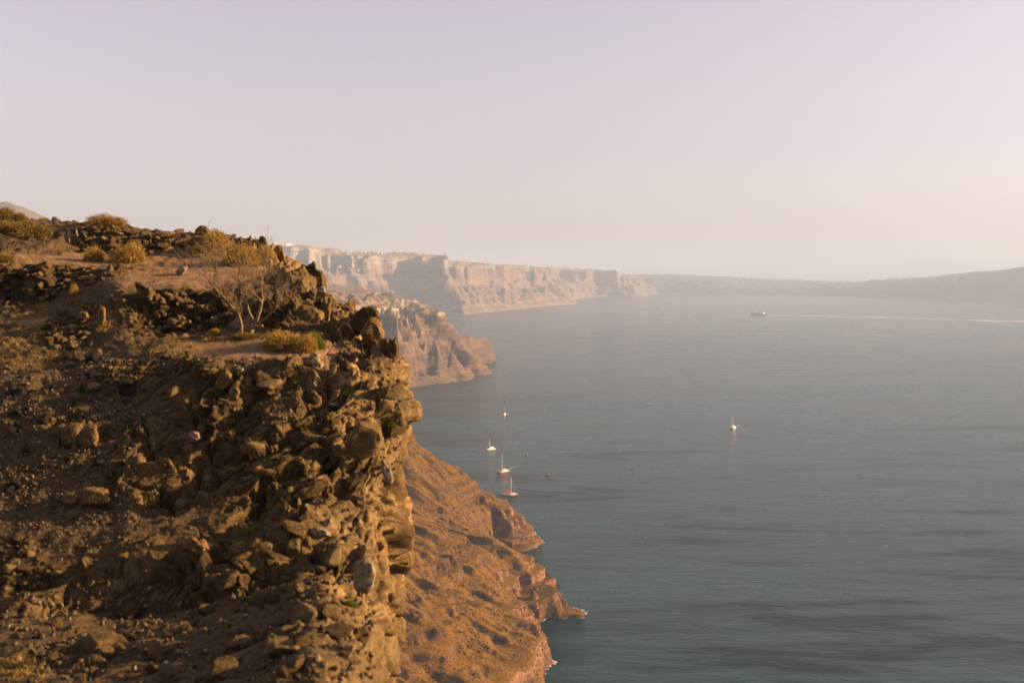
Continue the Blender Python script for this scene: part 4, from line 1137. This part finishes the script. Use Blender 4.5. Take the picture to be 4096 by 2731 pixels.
S('bright green little plant on the lowest rocks near the brink', 1400, 2425, 60, 34, GREEN_M, 0)
S('mossy green clump on the shaded cliff edge', 1555, 1700, 70, 40, GREEN_M, 1)
# dry grass spread over the slopes
def grass(name, zones, mat, seed):
    g = np.random.default_rng(seed)
    V, F = [], []
    for (x0, y0, x1, y1, n, hpx) in zones:
        for _ in range(n):
            p, nn = ground(g.uniform(x0, x1), g.uniform(y0, y1))
            if p is None or p.y > 60: continue
            for _k in range(7):
                h = hpx * p.y / FPX * g.uniform(.5, 1.2)
                c = np.array(p) + np.r_[g.normal(size=2) * h * 0.5, -0.01]
                t = c + np.r_[g.normal(size=2) * h * 0.45, h]
                s = np.array([g.normal(), g.normal(), 0]); s /= np.linalg.norm(s) + 1e-9
                k0 = len(V); V += [c - s * 0.006, c + s * 0.006, t]; F.append((k0, k0 + 1, k0 + 2))
    o = obj(name, mesh_np(name, np.array(V), np.array(F), False, mat))
    return tag(o, kind='stuff')
grass('dry_grass', [(0, 980, 900, 1070, 420, 12), (0, 870, 800, 930, 260, 9), (50, 1200, 480, 1330, 260, 12), (0, 1300, 260, 1480, 260, 12), (520, 1345, 1000, 1400, 260, 10), (900, 1000, 1150, 1100, 120, 10), (0, 2640, 190, 2731, 50, 26), (600, 1395, 800, 1440, 90, 10), (250, 1075, 700, 1120, 160, 10), (1300, 1480, 1590, 1800, 110, 11)], DRY_M, 21)
# ------------------------------------------------------------------ boats
WHITE_M = plain('boat_white', (0.78, 0.74, 0.70), 0.4, 0.04, 1.0)
RED_M = plain('boat_red', (0.55, 0.10, 0.07), 0.5, 0.1, 1.0)
DECK_M = plain('boat_deck', (0.45, 0.40, 0.36), 0.7, 0.1, 2.0)
NET_M = plain('trampoline', (0.22, 0.19, 0.18), 0.9, 0.1, 3.0)
GLASS_M = plain('boat_glass', (0.02, 0.025, 0.03), 0.15, 0.1, 1.0)
ALU_M = plain('mast_metal', (0.72, 0.66, 0.60), 0.4, 0.05, 1.0)
def hull_rings(L, w, h, y0):
    """Slim hull along X, bow at +X."""
    r_ = []
    for t, ww, zz, kz in ((-0.5, .72, .12, .55), (-.47, .85, .0, .8), (-.25, 1, -.1, .95), (.1, 1, -.1, 1), (.32, .7, -.05, 1.05), (.46, .26, .05, 1.12), (.5, .05, .12, 1.15)):
        x = t * L; W = w * ww / 2
        r_.append([Vector((x, y0 - W, h * kz)), Vector((x, y0 + W, h * kz)), Vector((x, y0 + W * .8, zz * h)), Vector((x, y0, zz * h - .25)), Vector((x, y0 - W * .8, zz * h))])
    return r_
def catamaran(label, px, py, yaw, L, mast, cabin_mat, hull_mat, sail_mat):
    p = Vector(onsea(px, py).tolist())
    e = empty('catamaran', p, yaw)
    tag(e, label, 'catamaran', 'catamarans on the bay')
    bw = L * 0.5
    for s in (-1, 1):
        m = MB(); m.loft(hull_rings(L, L * 0.13, L * 0.085, s * (bw / 2 - L * 0.06)))
        m.build('hull', hull_mat, e)
    m = MB(); m.box((-L * 0.10, 0, L * 0.085), (L * 0.62, bw * 0.86, L * 0.03)); m.build('deck', WHITE_M, e)
    m = MB(); m.box((L * 0.30, 0, L * 0.08), (L * 0.18, bw * 0.74, 0.06)); m.build('trampoline', NET_M, e)
    m = MB(); m.box((L * 0.40, 0, L * 0.085), (L * 0.022, bw * 0.84, L * 0.022)); m.build('crossbeam', WHITE_M, e)
    m = MB()
    def cr(x, w, z): return [Vector((x, -w, z)), Vector((x, w, z))]
    z0, z1 = L * 0.10, L * 0.175
    m.add([(-L * .28, -bw * .32, z0), (-L * .28, bw * .32, z0), (L * .2, bw * .28, z0), (L * .2, -bw * .28, z0), (-L * .26, -bw * .28, z1), (-L * .26, bw * .28, z1), (L * .07, bw * .22, z1), (L * .07, -bw * .22, z1)],
          [(3, 2, 1, 0), (4, 5, 6, 7), (0, 1, 5, 4), (1, 2, 6, 5), (2, 3, 7, 6), (3, 0, 4, 7)])
    cab = m.build('cabin', cabin_mat, e)
    m = MB(); m.box((L * .125, 0, L * .142), (L * .03, bw * .40, L * .035), Matrix.Rotation(R(-30), 3, 'Y')); m.build('windscreen', GLASS_M, cab)
    m = MB(); m.box((-L * .18, 0, z1 + L * .045), (L * .26, bw * .5, L * .012))
    for sx in (-1, 1):
        for sy in (-1, 1): m.tube([(-L * .18 + sx * L * .12, sy * bw * .23, z1 - .1), (-L * .18 + sx * L * .12, sy * bw * .23, z1 + L * .045)], L * .005, 5)
    m.build('awning', sail_mat, e)
    m = MB(); m.tube([(L * .1, 0, L * .1), (L * .1, 0, L * .1 + mast * .6), (L * .09, 0, L * .1 + mast)], [L * .012, L * .011, L * .007], 8)
    ms = m.build('mast', ALU_M, e)
    for k in (.33, .66):
        m = MB(); m.tube([(L * .1, -bw * .12, L * .1 + mast * k), (L * .1, bw * .12, L * .1 + mast * k)], L * .004, 5)
        m.build('spreader', ALU_M, ms)
    m = MB(); m.tube([(L * .1, 0, L * .24), (-L * .3, 0, L * .23)], [L * .02, L * .014], 7); m.build('boom', sail_mat, e)
    m = MB()
    m.tube([(L * .48, 0, L * .1), (L * .09, 0, L * .1 + mast * .93)], L * .0035, 4)
    for s in (-1, 1): m.tube([(-L * .05, s * bw * .4, L * .1), (L * .09, 0, L * .1 + mast * .9)], L * .0025, 4)
    m.build('rigging', ALU_M, e)
    return e
catamaran('white catamaran with red awning and red sail cover, lowest of the boats', 2040, 1978, R(-35), 17.5, 20, RED_M, WHITE_M, RED_M)
catamaran('red-hulled catamaran trailing a curved wake', 2012, 1886, R(-135), 15.5, 21.5, WHITE_M, plain('hull_red', (0.50, 0.22, 0.18), 0.4, 0.05, 1.0), RED_M)
catamaran('small all-white catamaran, above the red-hulled one', 1962, 1796, R(-150), 13.5, 15.5, WHITE_M, WHITE_M, WHITE_M)
catamaran('white catamaran alone in the open bay', 2931, 1711, R(-120), 14.5, 19, WHITE_M, WHITE_M, WHITE_M)
# sailing boat seen bow on
p = Vector(onsea(2019, 1658).tolist())
e = empty('sailing_boat', p, R(-100))
tag(e, 'small white sailing boat with one mast moored next to a brown buoy', 'sailing boat')
m = MB(); m.loft(hull_rings(12, 3.6, 1.5, 0)); m.build('hull', WHITE_M, e)
m = MB(); m.box((-0.6, 0, 1.7), (4.5, 2.0, 0.8)); m.build('cabin', WHITE_M, e)
m = MB(); m.tube([(0.8, 0, 1.2), (0.8, 0, 15)], [0.13, 0.08], 7); m.build('mast', ALU_M, e)
m = MB(); m.tube([(0.8, 0, 2.9), (-4.2, 0, 2.8)], [0.22, 0.16], 6); m.build('boom', WHITE_M, e)
# mooring buoys
BUOY_M = plain('buoy_rust', (0.30, 0.105, 0.05), 0.6, 0.35, 0.8)
BUOYD_M = plain('buoy_dark', (0.07, 0.035, 0.025), 0.7, 0.3, 0.8)
for (px, py, s, lb) in ((2019, 1602, 3.4, 'rust-brown mooring buoy farthest out, beyond the small sailing boat'), (2027, 1661, 3.6, 'rust-brown mooring buoy touching the small sailing boat'),
                        (2106, 1822, 3.0, 'flat rust-brown mooring buoy right of the red-hulled catamaran'), (2192, 1899, 3.0, 'rust-brown mooring buoy farthest from the shore cliffs, by itself')):
    p = Vector(onsea(px, py).tolist())
    e = empty('mooring_buoy', p, rng.uniform(0, 3))
    tag(e, lb, 'buoy', 'mooring buoys')
    m = MB(); m.loft([[Vector((math.cos(a) * r, math.sin(a) * r, z)) * s * 0.5 for a in [k * math.pi / 6 for k in range(12)]] for r, z in ((.6, -.5), (1.1, -.1), (1.25, .35), (1.1, .8), (.55, 1.05))])
    m.build('float', BUOY_M, e, None, True)
    m = MB(); m.loft([[Vector((math.cos(a) * r, math.sin(a) * r, z)) * s * 0.5 for a in [k * math.pi / 6 for k in range(12)]] for r, z in ((1.3, .25), (1.34, .32), (1.34, .48), (1.3, .55))])
    m.build('fender_band', BUOYD_M, e)
    m = MB(); m.tube([(0, 0, s * .5), (0, 0, s * .85)], s * .1, 6); m.build('post', BUOYD_M, e)

# ------------------------------------------------------------------ fast ferry with its wake
TEAL_M = plain('ferry_teal', (0.10, 0.24, 0.24), 0.5, 0.08, 0.05)
PALE_M = plain('ferry_pale', (0.55, 0.62, 0.60), 0.5, 0.05, 0.05)
ORNG_M = plain('ferry_orange', (0.5, 0.26, 0.08), 0.5, 0.05, 0.05)
fp = Vector(onsea(3036, 1259.5).tolist())
a0 = onsea(3072, 1258.5); a1 = onsea(4096, 1286)
wd = Vector((a1 - a0).tolist()).normalized()
e = empty('ferry', fp, math.atan2(-wd.y, -wd.x))
tag(e, 'teal and white fast ferry with a long straight wake', 'ferry')
Lf = 94.0
m = MB(); m.loft([[Vector((x * Lf, -w, z1)), Vector((x * Lf, w, z1)), Vector((x * Lf, w * .8, -1)), Vector((x * Lf, -w * .8, -1))] for x, w, z1 in ((-.5, 10, 5), (-.4, 11, 7), (.2, 11, 8), (.42, 7, 9), (.5, 1.2, 10))]); m.build('hull', TEAL_M, e)
m = MB(); m.box((0.02 * Lf, 0, 10.2), (Lf * .62, 20, 6)); m.build('superstructure', PALE_M, e)
m = MB(); m.box((0.30 * Lf, 0, 10.2), (Lf * .12, 19.5, 5.6)); m.build('forward_lounge', TEAL_M, e)
m = MB(); m.box((0.04 * Lf, 0, 14), (Lf * .5, 15, 1.6)); m.build('top_deck', TEAL_M, e)
m = MB(); m.box((0.22 * Lf, 0, 16), (Lf * .1, 12, 3.2)); m.build('bridge', PALE_M, e)
m = MB(); m.box((0.455 * Lf, 0, 7.5), (Lf * .035, 7, 3.4)); m.build('bow_band', ORNG_M, e)
m = MB(); m.tube([(0.2 * Lf, 0, 17), (0.19 * Lf, 0, 22)], .4, 5); m.build('mast', PALE_M, e)
# wakes: foam lying on the water
def wake(name, pts, w, s, stepm):
    P_ = np.array([onsea(*q)[:2] for q in pts])
    t = np.linspace(0, 1, int(np.sum(np.hypot(*np.diff(P_, axis=0).T)) / stepm))
    u = np.linspace(0, 1, len(P_))
    C = np.stack([np.interp(t, u, P_[:, 0]), np.interp(t, u, P_[:, 1])], -1)
    T = np.gradient(C, axis=0); T /= np.linalg.norm(T, axis=1)[:, None]
    Nn = np.stack([-T[:, 1], T[:, 0]], -1)
    q = np.c_[C, 0 * t]
    ww = np.interp(t, [0, 1], w)
    a = ww * (0.7 + 0.7 * fbm(q / (w[1] * 2.5), 3, s)); b = ww * (0.7 + 0.7 * fbm(q / (w[1] * 2.5), 3, s + 5))
    n = len(t)
    V = np.concatenate([np.c_[C + Nn * a[:, None], np.full(n, .15)], np.c_[C - Nn * b[:, None], np.full(n, .15)]])
    o = obj(name, mesh_np(name, V, [(i, i + 1, n + i + 1, n + i) for i in range(n - 1)], False, FOAM_M))
    return tag(o, kind='stuff')
wake('wake_foam', [(3070, 1259), (3160, 1262.5), (3400, 1267), (3700, 1275), (4096, 1286), (4600, 1300)], (36, 42), 3, 12)
wake('wake_foam', [(2034, 1880), (2044, 1872), (2058, 1866), (2080, 1860)], (1.2, 0.4), 5, 0.8)
wake('wake_foam', [(2944, 1707), (2955, 1702), (2966, 1698)], (1.0, 0.4), 7, 0.8)
wake('wake_foam', [(1975, 1793), (1985, 1789)], (0.9, 0.4), 9, 0.8)
# a few whitecaps
g = np.random.default_rng(4)
V, F = [], []
for k in range(70):
    px = g.uniform(1700, 4090); py = 1290 + 900 * g.random() ** 1.5
    p = onsea(px, py)
    if p[0] < 40 and p[1] < 960: continue
    L_, w_ = g.uniform(1.5, 4.0), g.uniform(.2, .45)
    a = g.uniform(-.5, .3); d_ = np.array([math.cos(a), math.sin(a), 0]); s_ = np.array([-d_[1], d_[0], 0])
    k0 = len(V)
    V += [p - d_ * L_ / 2 + [0, 0, .1], p - s_ * w_ + [0, 0, .1], p + d_ * L_ / 2 + [0, 0, .1], p + s_ * w_ * .6 + [0, 0, .1]]
    F.append((k0, k0 + 1, k0 + 2, k0 + 3))
tag(obj('whitecaps', mesh_np('whitecaps', np.array(V), np.array(F), False, FOAM_M)), kind='stuff')

# ------------------------------------------------------------------ white village houses on the far rims
HOUSE_M = plain('whitewash', (0.50, 0.48, 0.46), 0.8, 0.04, 0.1)
def house_mesh(k):
    g = np.random.default_rng(600 + k)
    m = MB()
    w, d_, h = g.uniform(9, 14), g.uniform(8, 12), g.uniform(4, 7)
    m.box((0, 0, h / 2 - 2), (w, d_, h + 4))
    if k % 3 == 0:
        m.loft([[Vector((math.cos(a) * r * w * .33, math.sin(a) * r * w * .33, h - .01 + z * w * .33)) for a in [i * math.pi / 4 for i in range(8)]] for r, z in ((1, 0), (.9, .45), (.6, .8), (.15, 1))])
    elif k % 3 == 1:
        m.box((w * .2, 0, h + 1.4), (w * .5, d_ * .8, 3.0))
    else:
        m.box((0, -d_ * .46, h + .35), (w * .98, .5, .8)); m.box((-w * .55, d_ * .1, h * .3), (w * .5, d_ * .7, h * .7 + 3.5))
    return m.mesh('house', HOUSE_M)
HM = [house_mesh(k) for k in range(6)]
def surf(F, x, y):
    X, Y, Z = F
    j = int(np.clip(round((x - X[0, 0]) / (X[0, 1] - X[0, 0])), 0, X.shape[1] - 1)); i = int(np.clip(round((y - Y[0, 0]) / (Y[1, 0] - Y[0, 0])), 0, X.shape[0] - 1))
    return float(Z[i, j])
def march(F, px, py, y0, y1, st):
    """First place where a sight line dips under a far land surface."""
    dx, dy, dz = (float(v) for v in ray(px, py))
    y = y0
    while y < y1:
        x, z = dx / dy * y, CAM_H + dz / dy * y
        if F[0][0, 0] < x < F[0][0, -1] and z < surf(F, x, y): return Vector((x, y, surf(F, x, y)))
        y += st
    return None
def village(F, px0, px1, py_of, n, spread, label, group, y0, y1, st, size=1.0):
    for k in range(n):
        px = rng.uniform(px0, px1)
        p = None
        py = py_of(px) + rng.uniform(-2, spread)
        for _ in range(60):
            p = march(F, px, py, y0, y1, st)
            if p: break
            py += 1.5
        if not p: continue
        o = bpy.data.objects.new('house', rng.choice(HM))
        o.location = p; o.rotation_euler = (0, 0, rng.uniform(-.4, .4)); s = rng.uniform(.8, 1.5) * size; o.scale = (s, s, s * .9)
        tag(link(o), label, 'house', group)
village(FAR, 1100, 1165, lambda x: 950, 20, 12, 'tiny white house in the hilltop village above the highest far cliff', 'houses on the highest far rim', 4800, 9500, 10, 1.3)
village(FAR, 1420, 1650, lambda x: 985 + (x - 1420) * .1, 34, 12, 'tiny white house on the far cliff rim behind the horned boulder', 'houses along the far rim', 4800, 9500, 10)
village(FAR, 1650, 2300, lambda x: 1005 + (x - 1650) * .1, 26, 6, 'tiny white house spaced along the lower far cliff rim', 'houses along the lower far rim', 4800, 9900, 10)
village(FAR, 1340, 1480, lambda x: 1072, 10, 14, 'tiny white house halfway down the far cliff', 'houses halfway down the far cliff', 4800, 9500, 10)
village(ISL, 2880, 3110, lambda x: 1122, 36, 12, 'tiny white house in the village on the low saddle of the far island', 'houses on the far island saddle', 5700, 12800, 14, 1.25)
village(ISL, 3200, 3700, lambda x: 1112 - (x - 3200) * .03, 40, 22, 'tiny white house scattered over the far island slope', 'houses on the far island slope', 5700, 12800, 14, 1.25)
village(ISL, 3700, 3830, lambda x: 1085, 14, 50, 'tiny white house high on the far island hill', 'houses on the far island hill', 5700, 12800, 14, 1.25)
# ------------------------------------------------------------------ haze
hb = MB()
hb.box((0, 29000, 344), (121000, 64000, 690))
hz = hb.build('haze', None)
tag(hz, kind='stuff')
hm = bpy.data.materials.new('haze_air')
hm.use_nodes = True
hm.node_tree.nodes.clear()
pv = hm.node_tree.nodes.new('ShaderNodeVolumePrincipled')
pv.inputs['Color'].default_value = (0.43, 0.545, 0.745, 1)
pv.inputs['Density'].default_value = 0.000108
pv.inputs['Anisotropy'].default_value = 0.10
ho = hm.node_tree.nodes.new('ShaderNodeOutputMaterial')
hm.node_tree.links.new(pv.outputs[0], ho.inputs['Volume'])
hz.data.materials.append(hm)
